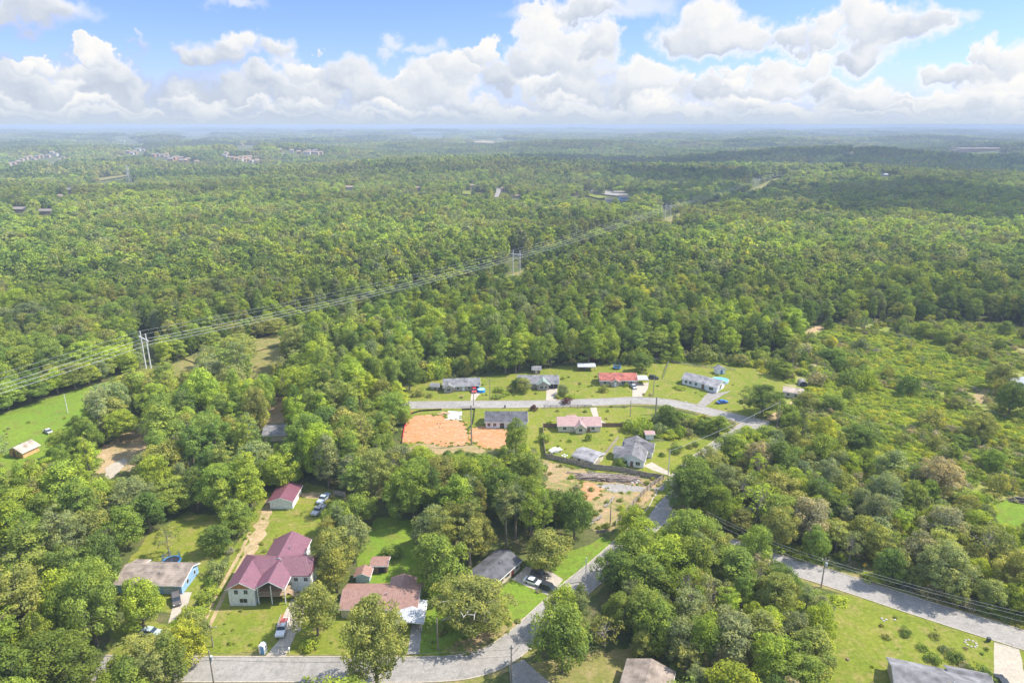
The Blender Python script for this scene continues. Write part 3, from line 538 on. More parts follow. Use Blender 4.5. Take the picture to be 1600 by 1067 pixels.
ranch('small tan-roofed cottage by the gravel drive', (1226, 620), (1247, 623), [dict(b=(-3.2, 4.0, 0, 5.4), h=2.5, rise=1.1)], CREAM, TANS, [('f', -1.4, 0, 1.4, 1.0, 1.2), ('f', 1.6, 0, 1.4, 1.0, 1.2)], width=7)
ranch('white two-storey house with a pale metal roof at the edge of the rough slope', (1584, 618), (1612, 622), [dict(b=(-4, 8, 0, 8), h=4.6, rise=2.2, ridge='y')], WHITE, PALEM, [('f', -1.8, 0, 3.2, 1.0, 1.3), ('f', 1.4, 0, 3.2, 1.0, 1.3)], width=12, ry=PALEM); CLEARBOX(1584, 584, 1600, 616)
ranch('newly built white-sided house with a charcoal roof behind the clay plot', (759, 669), (823, 669), [dict(b=(-7.8, 7.8, 0, 9), h=2.8, rise=2.1)], WHITE, CHAR, [('f', -6.6, 0, 1.5, 1.0, 1.3), ('f', -4.4, 0, 1.5, 1.0, 1.3), ('f', 1.8, 0, 1.5, 1.2, 1.2), ('l', 4, -7.8, 1.5, 1, 1.2)], doors=[('f', -1.6, 0, 1.6, 2.1, GL)])
ranch('pink metal roofed house with a small front gable', (873, 677), (939, 677), [dict(b=(-8.0, 7.8, 1.2, 8.6), h=2.7, rise=1.8), dict(b=(-1.6, 2.0, -.4, 5), h=2.6, rise=1.4, ridge='y'), dict(b=(-4, -1, 8, 11), h=2.4, rise=.5)], CREAM, PINK, [('f', -5.6, 1.2, 1.5, 1.2, 1.1), ('f', .2, -.4, 1.5, 1.2, 1.2), ('f', 5.0, 1.2, 1.5, 1.2, 1.1)], doors=[('f', 3.4, 1.2, 1, 2.1, BROWNW)])
ranch('dark grey gabled house with white walls beside the overgrown lot', (970, 727), (1000, 731), [dict(b=(-3.8, 4.4, 0, 14.4), h=2.8, rise=1.9, ridge='y'), dict(b=(-3, 6.4, 8, 14.0), h=2.7, rise=1.7), dict(b=(-6.2, -2, 4, 9), h=2.5, rise=.8)], WHITE, DGREY, [('f', -1.8, 0, 1.5, 1.2, 1.2), ('f', 2.4, 0, 1.5, 1.4, 1.2), ('r', 3, 4.4, 1.5, 1, 1.2), ('r', 11, 6.4, 1.5, 1, 1.2)], doors=[('f', .4, 0, 1, 2.1, BROWNW), ('r', 6.4, 4.4, 1, 2.1, BROWNW)], width=8)
ranch('weathered tan outbuilding with a lichen-grey roof behind the long fence', (895, 721), (927, 731), [dict(b=(-3.9, 3.9, 0, 7.2), h=2.4, rise=.9)], CREAM, LGREY, [('f', -1.6, 0, 1.4, 1.0, .9)], cat='outbuilding', doors=[('f', 1.5, 0, 1, 2.0, BROWNW)])
S = lambda label, A, B, d, h, rise, w, r, **k: building('shed', label, A, B, [dict(b=(-abs(Vector(G(*A))-Vector(G(*B))).length/2 if False else -(Vector(G(*A))-Vector(G(*B))).length/2, (Vector(G(*A))-Vector(G(*B))).length/2, 0, d), h=h, rise=rise, ridge=k.pop('ridge', 'x'))], w, r, r, cat='shed', **k)
S('little white shed with a pink roof behind the grey gabled house', (1009, 687), (1021, 687), 2.8, 2.3, .4, WHITE, PINK, doors=[('f', .3, 0, .9, 1.9, TRIM)])
S('brown timber shed with a grey roof behind the double garage house', (832, 584), (844, 584), 3.2, 2.3, .9, BROWNW, GREYR, doors=[('f', 0, 0, 1, 1.9, CREAM)])
S('low brick-coloured shed with a grey roof beside the first ranch house', (673, 609), (685, 610), 3.2, 1.9, .7, BRICK, GREYR, doors=[('f', .4, 0, .9, 1.7, BROWNW)])
S('white playhouse shed with a blue door at the top of the yards', (1120, 585), (1133, 584), 3, 2.3, 1.1, WHITE, GREYR, doors=[('f', .2, 0, 1, 1.9, mat('blue_door', (.08, .2, .45), .5))], ridge='y')
ps = building('carport', 'rusty open sided shelter with a corrugated pale roof in the back yards', (903, 580), (930, 580), [dict(b=(-3.8, 3.8, 0, 4.5), h=2.3, rise=.5, open=True)], PALEM, PALEM, cat='shelter')
for x in (-3.6, 0, 3.6):
    for y in (.1, 4.4): MB().box(x-.08, x+.08, y-.08, y+.08, 0, 2.3).build('post', BROWNW, ps)
MB().box(-3, 1, 3.2, 4.2, 0, 1.3).build('wood_store', BROWNW, ps)
qh = empty('barn', (*G(1255, 604), 0), R(-10), 'small round-topped dark barn behind the tan cottage', 'barn'); qh.scale = (.8, .8, .8)
q = MB(); pr = [(2.2*math.cos(t), 1.0+2.0*math.sin(t)) for t in [math.pi*k/10 for k in range(11)]]; q.prism([(2.2, 0)]+pr+[(-2.2, 0)], 'y', 0, 5); q.build('shell', mat('dull_metal', (.26, .25, .24), .6), qh); MB().prism([(1.9, 0)]+[(1.9*math.cos(t), 1.0+1.7*math.sin(t)) for t in [math.pi*k/10 for k in range(11)]]+[(-1.9, 0)], 'y', -.04, .05).build('door', DARK, qh); CLEARBOX(1246, 590, 1262, 604)
CLEARBOX(1226, 602, 1254, 622)
building('barn', 'new orange-boarded barn with a pale tan roof at the meadow edge', (15, 712), (37, 716), [dict(b=(-3.2, 3.2, 0, 6), h=2.3, rise=1.4, ridge='y')], ORANGEW, TANS, TANS, cat='barn', windows=[('f', 1.0, 0, 1.5, .8, .8)], doors=[('f', -.8, 0, 1.2, 2, BROWNW)]); CLEARBOX(12, 693, 50, 716)
# roofs glimpsed between the trees
for (lb, A, B, d, w, r, cb) in (
    ('white-walled shed showing under the trees above the sandy yard', (206, 674), (227, 674), 6, WHITE, CHAR, (206, 657, 227, 674)), ('grey roofed house buried in the trees beside a bare oak', (412, 690), (448, 688), 9, CREAM, GREYR, (412, 668, 450, 688)),
    ('blue-grey roof glimpsed beside the concrete strip', (455, 640), (468, 640), 6, WHITE, GREYM, (455, 627, 468, 637)), ('small white roof corner in the trees near the first pylon', (338, 617), (352, 615), 5, WHITE, PALEM, (339, 607, 350, 614)),
    ('blue-grey metal roof in the trees above the asphalt strip', (86, 795), (112, 790), 7, WHITE, GREYM, (94, 768, 108, 784)), ('dark roofed house in the trees above the back lawn', (205, 782), (240, 779), 8, BLUE, GREYR, (217, 762, 228, 771)), ('long pale roof between the sandy yard and the tall trees', (262, 752), (300, 748), 8, WHITE, LGREY, (276, 740, 288, 746)),
    ('grey roof edge under the big dark tree', (95, 775), (118, 772), 7, CREAM, GREYR, None), ('light roof beyond the white-walled shed', (360, 655), (385, 655), 7, WHITE, LGREY, None), ('low shed roof by the power line cutting', (318, 640), (332, 640), 4, WHITE, PALEM, (320, 624, 330, 632))):
    L_ = (Vector(G(*A))-Vector(G(*B))).length/2; building('house' if d > 5.5 else 'shed', lb, A, B, [dict(b=(-L_, L_, 0, d), h=2.6, rise=1.4)], w, r, cat='house' if d > 5.5 else 'shed')
    if cb: CLEARBOX(*cb)
# ------------------------------------------------------------------ vehicles
def paint(n, c): return mat('paint_'+n, c, .3, spec=.6, var=.02)
WHEEL = {}
def wheels(root, L_, W, r=.34, xs=None):
    if r not in WHEEL: WHEEL[r] = (MB().tube([(0, -.11, 0), (0, .11, 0)], r, 12).mesh('tyre', BLACK), MB().tube([(0, -.125, 0), (0, .125, 0)], r*.58, 8).mesh('rim', STEEL))
    for x in xs or (-L_*.31, L_*.31):
        for s in (-1, 1):
            w = empty('wheel', (x, s*(W/2-.08), r)); w.parent = root
            for nm, me in zip(('tyre', 'rim'), WHEEL[r]): o = bpy.data.objects.new(nm, me); COL.objects.link(o); o.parent = w
def car(kind, label, px, rz, pm, group='parked cars', ladders=False):
    x, y = G(*px); cat = 'pickup' if kind == 'pickup' else 'car'; root = empty('pickup_truck' if kind == 'pickup' else 'parked_car', (x, y, .05), R(rz), label, cat, group)
    if kind == 'pickup':
        L_, W, H = 5.7, 1.95, 1.85; b = MB(); b.prism([(-2.85, .45), (2.75, .45), (2.85, .8), (2.75, 1.08), (1.25, 1.18), (-.6, 1.18), (-.6, .75), (-2.85, .75)], 'y', -W/2, W/2)
        for s in (-1, 1): b.box(-2.85, -.6, s*W/2-(.1 if s > 0 else 0), s*W/2+(0 if s > 0 else .1), .75, 1.2)
        b.box(-2.85, -2.77, -W/2+.1, W/2-.1, .75, 1.2); b.build('body', pm, root)
        MB().prism([(-.55, 1.18), (1.25, 1.18), (.72, 1.74), (-.42, 1.74)], 'y', -W/2+.08, W/2-.08).build('window', GL, root); MB().box(-.48, .72, -W/2+.14, W/2-.14, 1.74, 1.84).build('cab_roof', pm, root)
        if ladders:
            rk = MB()
            for s in (-.8, .8):
                for xx in (-2.7, -.7, .9): rk.box(xx-.04, xx+.04, s-.04, s+.04, 1.1, 2.15)
                rk.box(-2.9, 1.4, s-.04, s+.04, 2.15, 2.23)
            rk.build('ladder_rack', STEEL, root); ld = MB()
            for s in (-.45, -.1): ld.box(-2.9, 1.2, s-.04, s+.04, 2.25, 2.33)
            for k in range(13): ld.box(-2.8+k*.32, -2.75+k*.32, -.45, -.1, 2.26, 2.31)
            tag(ld.build('ladder', mat('orange_ladder', (.55, .16, .08), .5), None, (x, y, .05), R(rz)), 'orange ladder carried on the rack of the white work pickup', 'ladder')
            MB().box(-2.6, -.8, -.7, .7, .78, 1.3).build('tool_box', mat('tool_red', (.30, .06, .06), .6), root)
    else:
        L_, W, H = (4.6, 1.8, 1.42) if kind == 'sedan' else (4.7, 1.88, 1.7); hl = .88 if kind == 'sedan' else 1.0
        b = MB().prism([(-2.3, .32), (2.25, .32), (2.32, .6), (2.2, .78), (1.2, hl), (-2.0, hl+.02), (-2.3, .8)], 'y', -W/2, W/2); b.build('body', pm, root)
        tp = [(-1.75, hl), (1.15, hl), (.45, H-.05), (-1.0, H-.05)] if kind == 'sedan' else [(-2.15, hl), (1.2, hl), (.6, H-.05), (-1.95, H-.05)]
        MB().prism(tp, 'y', -W/2+.1, W/2-.1).build('window', GL, root); MB().box(tp[3][0]-.02, tp[2][0]+.02, -W/2+.15, W/2-.15, H-.05, H+.03).build('roof', pm, root)
    lx = 2.78 if kind == 'pickup' else 2.24
    for s in (-.66, .66): MB().box(lx, lx+.08, s-.17, s+.17, .68, .86).build('headlight', TRIM, root)
    wheels(root, L_, W, .38 if kind != 'sedan' else .33, (-1.75, 1.8) if kind == 'pickup' else (-1.4, 1.42)); return root
car('pickup', 'white work pickup with a ladder rack on the concrete drive', (441.5, 985), -85, paint('white', (.78, .78, .78)), ladders=True)
car('pickup', 'light grey pickup parked behind the red roofed garage lawn', (498, 800), -108, paint('silver', (.45, .45, .46)))
car('pickup', 'blue and white pickup with a loaded bed by the back fence', (506, 782), -104, paint('bluewhite', (.42, .50, .58)))
car('sedan', 'white sedan between two dark cars on the parking pad', (832, 911), -28, paint('white', (.78, .78, .78)))
car('suv', 'black car on the parking pad next to the street', (857, 921), -30, paint('black', (.03, .035, .04)))
car('suv', 'dark brown car on the far side of the white sedan', (843, 900), -28, paint('brown', (.10, .085, .08)))
car('sedan', 'bright blue hatchback on the lawn beside the angled drive', (1128.5, 630), 15, paint('blue', (.03, .14, .55)))
car('suv', 'red car in the narrow drive of the grey roofed ranch', (741, 612), -88, paint('red', (.55, .04, .05)))
car('sedan', 'silver car by the white carport', (990, 606), -80, paint('silver', (.45, .45, .46)))
car('suv', 'dark car beyond the white carport', (1021, 592), -15, paint('black', (.03, .035, .04)))
car('sedan', 'silver car parked on the bright meadow', (76, 676), -35, paint('silver', (.45, .45, .46)))
car('suv', 'dark car on the drive below the blue-sided house', (276, 940), -60, paint('brown', (.10, .085, .08)))
car('sedan', 'pale hatchback parked under the olive trees', (236, 990), -10, paint('pale', (.42, .50, .52)))
car('sedan', 'black car at the foot of the pale drive', (1566, 1070), 80, paint('black', (.03, .035, .04)))
car('sedan', 'white car in the pink house back yard beside the play set', (868, 706), 30, paint('white', (.78, .78, .78)))
for c_ in ((432, 952, 452, 994), (488, 764, 514, 802), (814, 890, 874, 926), (230, 982, 248, 992), (68, 666, 82, 678), (1118, 622, 1138, 632), (860, 696, 890, 712)): CLEARBOX(*c_)
# portable toilet
x, y = G(411.5, 1019); pt = empty('portable_toilet', (x, y, 0), R(-8), 'white portable toilet with a blue door by the street', 'portable toilet'); MB().box(-.62, .62, -.62, .62, .05, 2.15).build('cabin', TRIM, pt)
MB().prism([(-.66, 2.15), (0, 2.42), (.66, 2.15)], 'y', -.66, .66).build('roof', mat('pale_plastic', (.80, .82, .84), .4), pt); MB().box(-.2, .56, -.67, -.6, .12, 2.0).build('door', mat('blue_plastic', (.12, .34, .62), .4), pt); CLEARBOX(404, 1002, 420, 1020)
def lathe(r, z0, z1, n=20): return MB().tube([(0, 0, z0), (0, 0, z1)], r, n)
def tramp(label, px, r, net, col):
    x, y = G(*px); t = empty('trampoline', (x, y, 0), 0, label, 'trampoline'); lathe(r*.86, .88, .93).build('jumping_mat', BLACK, t); m = MB(); n = 20
    for k in range(n):
        a, b = 2*math.pi*k/n, 2*math.pi*(k+1)/n; m.quad((r*math.cos(a), r*math.sin(a), .92), (r*math.cos(b), r*math.sin(b), .92), (r*.84*math.cos(b), r*.84*math.sin(b), .96), (r*.84*math.cos(a), r*.84*math.sin(a), .96)); m.quad((r*math.cos(a), r*math.sin(a), .78), (r*math.cos(b), r*math.sin(b), .78), (r*math.cos(b), r*math.sin(b), .92), (r*math.cos(a), r*math.sin(a), .92))
    m.build('pad', col, t)
    for k in range(6):
        a = k*math.pi/3; MB().tube([(r*.97*math.cos(a), r*.97*math.sin(a), 0), (r*.97*math.cos(a), r*.97*math.sin(a), 2.6 if net else .9)], .05, 5).build('pole', col if net else STEEL, t)
    if net:
        q = MB()
        for k in range(40):
            a = 2*math.pi*k/40; q.tube([(r*.95*math.cos(a), r*.95*math.sin(a), .95), (r*.95*math.cos(a), r*.95*math.sin(a), 2.5)], .02, 3)
        for z in (1.2, 1.6, 2.0, 2.5): q.tube([(r*.95*math.cos(2*math.pi*k/20), r*.95*math.sin(2*math.pi*k/20), z) for k in range(21)], .025, 3)
        q.build('net', mat('navy', (.03, .06, .16), .7), t)
tramp('round trampoline with a dark safety net behind the blue-sided house', (269, 880), 2.3, True, mat('pad_blue', (.05, .28, .62), .5)); CLEARBOX(256, 866, 280, 882)
tramp('small blue rimmed trampoline in the back yards', (964, 576), 1.9, True, mat('pad_blue', (.05, .28, .62), .5))
def pool(label, px, r, wall, water, sx=1, covered=False):
    x, y = G(*px); p = empty('pool', (x, y, 0), 0, label, 'pool'); p.scale = (sx, 1, 1); lathe(r, 0, 1.15).build('pool_wall', wall, p); lathe(r*.95, 1.1, 1.18).build('water' if not covered else 'cover', water, p); q = MB(); q.tube([(r*math.cos(2*math.pi*k/24), r*math.sin(2*math.pi*k/24), 1.2) for k in range(25)], .09, 5); q.build('rim', wall, p); return p
POOLB = mat('pool_blue', (.16, .50, .74), .15, spec=.5)
pool('round above-ground pool with light blue water behind the white angled house', (1124, 597), 3.2, mat('pool_wall', (.45, .62, .72), .5), POOLB, 1.25)
pool('teal covered pool behind the red shingled ranch', (953, 589), 2.4, mat('teal', (.04, .38, .40), .5), mat('teal', (.04, .38, .40), .5), 1, True)
pool('bright blue inflatable pool beside the red car', (752, 612), 1.7, mat('vivid_blue', (.03, .30, .80), .4), mat('pale_water', (.35, .65, .85), .2))
# ------------------------------------------------------------------ fences
def fence(label, pxs, h, m, gap=2.4, thick=.06, name='wooden_fence', rails=False, group=None, parts=True):
    g_ = [Vector(G(*q)) for q in pxs]; o0 = g_[0]; root = empty(name, (o0.x, o0.y, hgt(*o0)), 0, label, 'fence', group); pan = MB(); nposts = 0
    pm = MB().box(-.07, .07, -.07, .07, -.1, h+.1).mesh('post', m)
    for a, b in zip(g_, g_[1:]):
        d = b-a; L_ = d.length; u = d/L_; nn = Vector((-u.y, u.x))*thick/2; A, B_ = a-o0, b-o0
        for z0, z1 in ([(.06, h)] if not rails else [(h*.25, h*.25+.1), (h*.6, h*.6+.1), (h-.12, h)]):
            i = len(pan.v); pan.v += [(*(A+nn), z0), (*(B_+nn), z0), (*(B_-nn), z0), (*(A-nn), z0), (*(A+nn), z1), (*(B_+nn), z1), (*(B_-nn), z1), (*(A-nn), z1)]; pan.f += [tuple(i+k for k in q) for q in ((0, 3, 2, 1), (4, 5, 6, 7), (0, 1, 5, 4), (1, 2, 6, 5), (2, 3, 7, 6), (3, 0, 4, 7))]
        n = max(1, int(L_/gap))
        for k in range(n):
            if nposts > 90: break
            p = A+d*k/n+nn*2.2; o = bpy.data.objects.new('post', pm); COL.objects.link(o); o.parent = root; o.location = (p.x, p.y, 0); nposts += 1
    pan.build('rail' if rails else 'board_panel', m, root); return root
fence('long weathered board fence between the yards and the cleared lot', [(848, 668), (850, 700), (853, 716), (895, 725.5), (929, 733), (975, 738), (1010, 746), (1034, 749)], 1.9, WOODF)
fence('slanting board fence beside the cleared lot verge', [(1036, 749), (1016, 762), (1000, 778), (978, 802), (962, 822)], 1.8, WOODF)
fence('short dark board fence beside the pink roofed house', [(849, 668), (870, 668)], 1.7, BROWNW)
fence('brown board fence stretching from the pink roofed house to the overgrown lot', [(940, 667), (981, 667)], 1.7, BROWNW)
fence('grey board fence rising from the outbuilding towards the grey gable', [(930, 732), (942, 716), (955, 700), (966, 686)], 1.6, WOODF)
fence('pale board fence behind the parked pickups', [(521, 773), (540, 776)], 1.7, WOODF)
fence('pale board fence across the tops of the back yards', [(962, 567), (1000, 566), (1045, 564)], 1.7, WOODF)
fence('dark wire fence running along the wood behind the white angled house', [(1046, 566), (1085, 573), (1130, 577), (1150, 580)], 1.2, mat('wire_grey', (.2, .2, .2), .6), rails=True, name='wire_fence')
fence('wire fence dividing two back yards', [(1046, 564), (1040, 578), (1036, 592)], 1.2, mat('wire_grey', (.2, .2, .2), .6), rails=True, name='wire_fence')
fence('thin black rail fence along the lower side of the upper street', [(850, 637.5), (880, 637), (925, 636.5)], 1.2, mat('wire_black', (.05, .05, .05), .6), rails=True, name='rail_fence')
fence('black silt fence curving round the orange clay plot', [(627, 698), (630, 678), (634, 662), (643, 647), (656, 643), (690, 641)], .7, BLACK, name='silt_fence')
fence('red barrier netting along the edge of the orange clay plot', [(629.5, 684), (632, 670), (634.5, 664)], .9, mat('red_net', (.75, .05, .08), .7), name='barrier_net')
fence('short red barrier netting at the top corner of the clay plot', [(640, 652), (644, 645)], .9, mat('red_net', (.75, .05, .08), .7), name='barrier_net')
fence('black silt fence bounding the new charcoal roofed house', [(722, 641), (742, 640), (739, 662), (731, 672)], .7, BLACK, name='silt_fence')
fence('low stone-coloured wall end below the cleared lot', [(932, 834), (948, 832)], 1.2, WOODF, name='board_screen'); CLEARBOX(930, 824, 950, 834)
# ------------------------------------------------------------------ poles and wires
POLEW = mat('pole_wood', (.30, .26, .21), .95, scale=2); POLEL = mat('pale_pole', (.62, .60, .56), .9, scale=2); CABLE = mat('cable', (.42, .43, .44), .6); CABLED = mat('dark_cable', (.10, .10, .10), .7)
def upole(label, px, h=9.5, arm=0, trans=False, m=POLEW, rz=0, r=.15):
    x, y = G(*px); t = empty('utility_pole', (x, y, 0), R(rz), label, 'utility pole', 'utility poles along the streets'); MB().tube([(0, 0, -.2), (0, 0, h)], [r*1.2, r*.8], 8).build('shaft', m, t)
    if arm:
        MB().box(-arm/2, arm/2, -.06, .06, h-.9, h-.75).build('crossarm', m, t)
        for u in (-.45, 0, .45): MB().tube([(u*arm, 0, h-.75), (u*arm, 0, h-.5)], .07, 6).build('insulator', TRIM, t)
    if trans: MB().tube([(.35, 0, h-2.4), (.35, 0, h-1.4)], .28, 10).build('transformer', mat('grey_can', (.5, .52, .54), .5), t)
    return x, y, h
P1 = upole('utility pole at the street beside the yellow-green tree', (336, 1078), 10, 0, True); P2 = upole('utility pole below the storm-broken tree', (684.5, 1016), 8.4, 0, False); P3 = upole('utility pole standing in the street corner verge', (799, 1072), 10.5, .8, False)
P4 = upole('utility pole with a grey transformer beside the lower road', (1283, 917), 8.6, 1.6, True, rz=-20); P5 = upole('tall pole carrying a wide crossarm between the clay plot and the new house', (737, 695), 15.5, 7, False, rz=0, r=.24)
P6 = upole('utility pole at the yard edge between the ranch and the gabled house', (765.5, 623), 9); P7 = upole('utility pole beside the white carport lawn', (1020.5, 620), 9.5); P8 = upole('slim utility pole on the lawn by the brown board fence', (984.5, 651), 7); P9 = upole('thick twin-topped pole in front of the overgrown lot', (1024.5, 647), 7.5, r=.3)
P10 = upole('utility pole beyond the street crossing', (1213, 672), 12.5); P11 = upole('pale utility pole by the short concrete drive', (1044, 742), 9, m=POLEL); P12 = upole('utility pole on the cleared lot', (953, 824), 7); P13 = upole('white-wrapped pole beside the rising street', (915, 908), 7, m=POLEL); P14 = upole('second pole shaft behind the wide crossarm pole', (740, 634), 7.5); P15 = upole('thin pole in the lawn near the sandy track', (333, 1010), 6, 3.0); P16 = upole('pole on the bright meadow', (106, 645), 8, m=POLEL)
for px in ((1286, 876, 1288, 915), (1212, 630, 1214, 670), (952, 795, 954, 822), (914, 872, 916, 905), (683, 972, 686, 1014)): CLEARBOX(px[0]-2, px[1], px[2]+3, px[3])
def cable(name, label, pts, sag, r, m, group, cat='cable'):
    q = MB(); path = []
    for a, b in zip(pts, pts[1:]):
        n = 14
        for k in range(n): t = k/n; path.append((a[0]+(b[0]-a[0])*t, a[1]+(b[1]-a[1])*t, a[2]+(b[2]-a[2])*t-sag*4*t*(1-t)))
    path.append(pts[-1]); q.tube(path, r, 4); tag(q.build(name, m), label, cat, group)
far4 = (*G(1760, 1045), 9.2); back4 = (*G(1100, 838), 9.0)
for k, (dz, c_) in enumerate(((8.1, 'upper'), (7.3, 'middle'), (5.9, 'lower'))): cable('power_cable', c_+' cable strung beside the lower road over its transformer pole', [(back4[0], back4[1], dz), (P4[0], P4[1], dz), (far4[0], far4[1], dz)], 1.0, .022, CABLE, 'cables beside the lower road')
for dz, c_ in ((9.3, 'upper'), (7.6, 'lower')): cable('power_cable', c_+' cable over the bottom street towards the corner pole', [(*G(100, 1078), dz), (P1[0], P1[1], dz), (P3[0], P3[1], dz), (P13[0], P13[1], 6.8)], .9, .028, CABLED, 'cables over the bottom street')
for dz, c_ in ((8.8, 'upper'), (8.0, 'lower')): cable('power_cable', c_+' cable along the upper street', [(P14[0], P14[1], 7.4), (P6[0], P6[1], dz), (P7[0], P7[1], dz), (P10[0], P10[1], dz+2.5)], 1, .03, CABLED, 'cables along the upper street')
cable('power_cable', 'pair of service lines crossing to the street crossing pole', [(P11[0], P11[1], 8.8), (P10[0], P10[1], 11.5)], .8, .04, CABLE, None)
# high-voltage line
def pylon(x, y, rz, label, h=20.5, w=6.2):
    z = hgt(x, y); t = empty('pylon', (x, y, z), rz, label, 'pylon', 'twin-pole pylons of the power line')
    for s in (-1, 1): MB().tube([(s*w/2, 0, -.5), (s*w/2, 0, h)], [.34, .24], 8).build('pole', POLEL, t)
    MB().box(-w/2-2.2, w/2+2.2, -.18, .18, h-3.2, h-2.7).build('crossarm', POLEL, t); b = MB()
    for a, c in (((-w/2, 0, h-8), (w/2, 0, h-3.4)), ((w/2, 0, h-8), (-w/2, 0, h-3.4))): b.tube([a, c], .09, 5)
    if y > 400: b.build('cross_brace', POLEL, t)
    for u in (-w/2-2, 0, w/2+2): MB().tube([(u, 0, h-3.2), (u, 0, h-4.6)], .10, 6).build('insulator', mat('insulator', (.30, .22, .18), .4), t)
    return z
names = ['beside the bright meadow', 'standing at the middle of the deep woods', 'third along the line', 'fourth along the line where the cutting shows brown', 'fifth along the line on the dark ridge', 'sixth along the line, faint in the haze', 'last visible of the line, faint in the haze']
LT = [T0]+TW; dirv = Vector(TW[4])-Vector(TW[3])
LT += [tuple(Vector(TW[4])+dirv*k) for k in (1, 2)]
ATT = []
for i, p in enumerate(LT):
    a = Vector(LT[max(i-1, 0)]); b = Vector(LT[min(i+1, len(LT)-1)]); d = (b-a).normalized(); rz = math.atan2(-d.x, d.y)
    if i == 1: rz = R(-42)
    z = pylon(p[0], p[1], rz, 'twin-pole wooden pylon, '+names[i-1] if i else 'twin-pole wooden pylon out past the meadow'); n = Vector((math.cos(rz), math.sin(rz)))
    ATT.append([(p[0]+n.x*u, p[1]+n.y*u, z+zz) for u, zz in ((-5.1, 15.9), (0, 15.9), (5.1, 15.9), (-3.1, 20.5), (3.1, 20.5))])
for k, lb in enumerate(('outer', 'middle', 'inner')): cable('power_cable', lb+' conductor of the high-voltage line through the woods', [a[k] for a in ATT], 2.4, .078, CABLE, 'conductors of the high-voltage line')
for k, lb in ((3, 'outer'), (4, 'inner')): cable('shield_wire', lb+' thin earth wire over the high-voltage line', [a[k] for a in ATT], 2.0, .04, CABLE, 'earth wires of the high-voltage line')
for x0, y0, x1, y1 in ((219, 520, 240, 578), (798, 392, 816, 430), (1037, 322, 1049, 343), (1175, 271, 1188, 294), (1259, 248, 1270, 266)): clear_px([(x0, y0), (x1, y0), (x1, y1), (x0, y1)])
# steel lattice mast far off
x, y = G(203, 292); z = hgt(x, y); mst = empty('lattice_mast', (x, y, z), 0, 'pale steel lattice mast standing over the far woods', 'mast'); q = MB(); hh = 42
for s, t in ((-1, -1), (1, -1), (1, 1), (-1, 1)): q.tube([(s*4, t*4, 0), (s*1, t*1, hh)], .28, 4)
for k in range(8):
    r0, r1 = 4-3*k/8, 4-3*(k+1)/8; z0, z1 = hh*k/8, hh*(k+1)/8
    for s in (-1, 1): q.tube([(-r0, s*r0, z0), (r1, s*r1, z1)], .15, 3); q.tube([(r0, s*r0, z0), (-r1, s*r1, z1)], .15, 3)
q.build('tower', POLEL, mst)
ar = MB()
for zz in (hh-2, hh-8): ar.box(-7, 7, -.3, .3, zz, zz+.5)
ar.build('crossarm', POLEL, mst); CLEARBOX(195, 266, 208, 284)
# ------------------------------------------------------------------ yard things
def logpile(label, px, L_, W, H, rz, n, seed, m, name='log_pile'):
    x, y = G(*px); rr = random.Random(seed); q = MB()
    for k in range(n):
        u = rr.uniform(-1, 1); cx = u*L_*.35; ll = L_*rr.uniform(.3, .6); z = rr.uniform(.15, H*(1-u*u*.7)); cy = rr.uniform(-1, 1)*W*.5*(1-z/H*.5); a = rr.uniform(-.3, .3); dx, dy = math.cos(a)*ll/2, math.sin(a)*ll/2; q.tube([(cx-dx, cy-dy, z), (cx+dx, cy+dy, z+rr.uniform(-.15, .15))], [rr.uniform(.10, .2), rr.uniform(.07, .16)], 6)
    tag(q.build(name, m, None, (x, y, 0), R(rz)), label, 'log pile')
logpile('long untidy heap of grey logs and branches on the cleared lot', (946, 748), 20, 4, 1.6, -8, 110, 3, mat('log_grey', (.36, .29, .25), .95, scale=3, var=.3)); CLEARBOX(906, 738, 992, 753)
logpile('second small heap of cut branches on the sloping clay', (952, 785), 6, 1.5, .6, 60, 18, 4, DEADWOOD); logpile('stack of dark boards in the mown corner', (1597, 784), 7, 2.5, 1.4, -10, 40, 5, mat('dark_board', (.17, .15, .15), .9)); logpile('pale lumber scraps on the clay plot', (693, 647), 5, 3, .8, 10, 16, 6, mat('raw_lumber', (.65, .48, .28), .8))
logpile('thin line of branches along the wooded lot edge', (932, 812), 7, 1.2, .5, 55, 14, 8, DEADWOOD); logpile('fallen grey trunk and limbs in the young wood', (1265, 970), 7, 2.5, .9, -35, 9, 9, DEADWOOD); logpile('bleached branches piled beyond the planted lawn', (1225, 1055), 7, 4, 1.2, 30, 26, 11, DEADWOOD)
def rock(label, px, s, m, seed, cat='rock', name='rock', n=1, ring=0):
    x, y = G(*px); rr = random.Random(seed); bm = bmesh.new()
    for k in range(max(n, 1)):
        a = 2*math.pi*k/max(n, 1); off = Vector((ring*math.cos(a), ring*math.sin(a), s*.2)); vs = bmesh.ops.create_icosphere(bm, subdivisions=2, radius=s)['verts']
        for v in vs: v.co = v.co*rr.uniform(.8, 1.15)*.9; v.co.z *= .6; v.co += off
    me = bpy.data.meshes.new(name); bm.to_mesh(me); bm.free(); me.materials.append(m); o = bpy.data.objects.new(name, me); COL.objects.link(o); o.location = (x, y, 0); tag(o, label, cat)
STONE = mat('stone', (.45, .42, .38), .9, scale=4)
rock('ring of pale stones round a planting bed by the pale drive', (1517, 1005), .32, STONE, 1, 'stone ring', 'stone_ring', 9, 1.1); rock('pale boulder group beside the track lawn', (1381, 968), .35, STONE, 2, n=3, ring=.5); rock('lone grey boulder on the planted lawn', (1398, 968), .3, STONE, 3)
rock('brown mound of soil at the young wood edge', (1324, 1030), .5, BROWNW, 4, 'dirt mound', 'dirt_mound'); rock('white sacks piled in the pink house yard', (882, 712), .45, TRIM, 5, 'sacks', 'sack_heap', 4, .8)
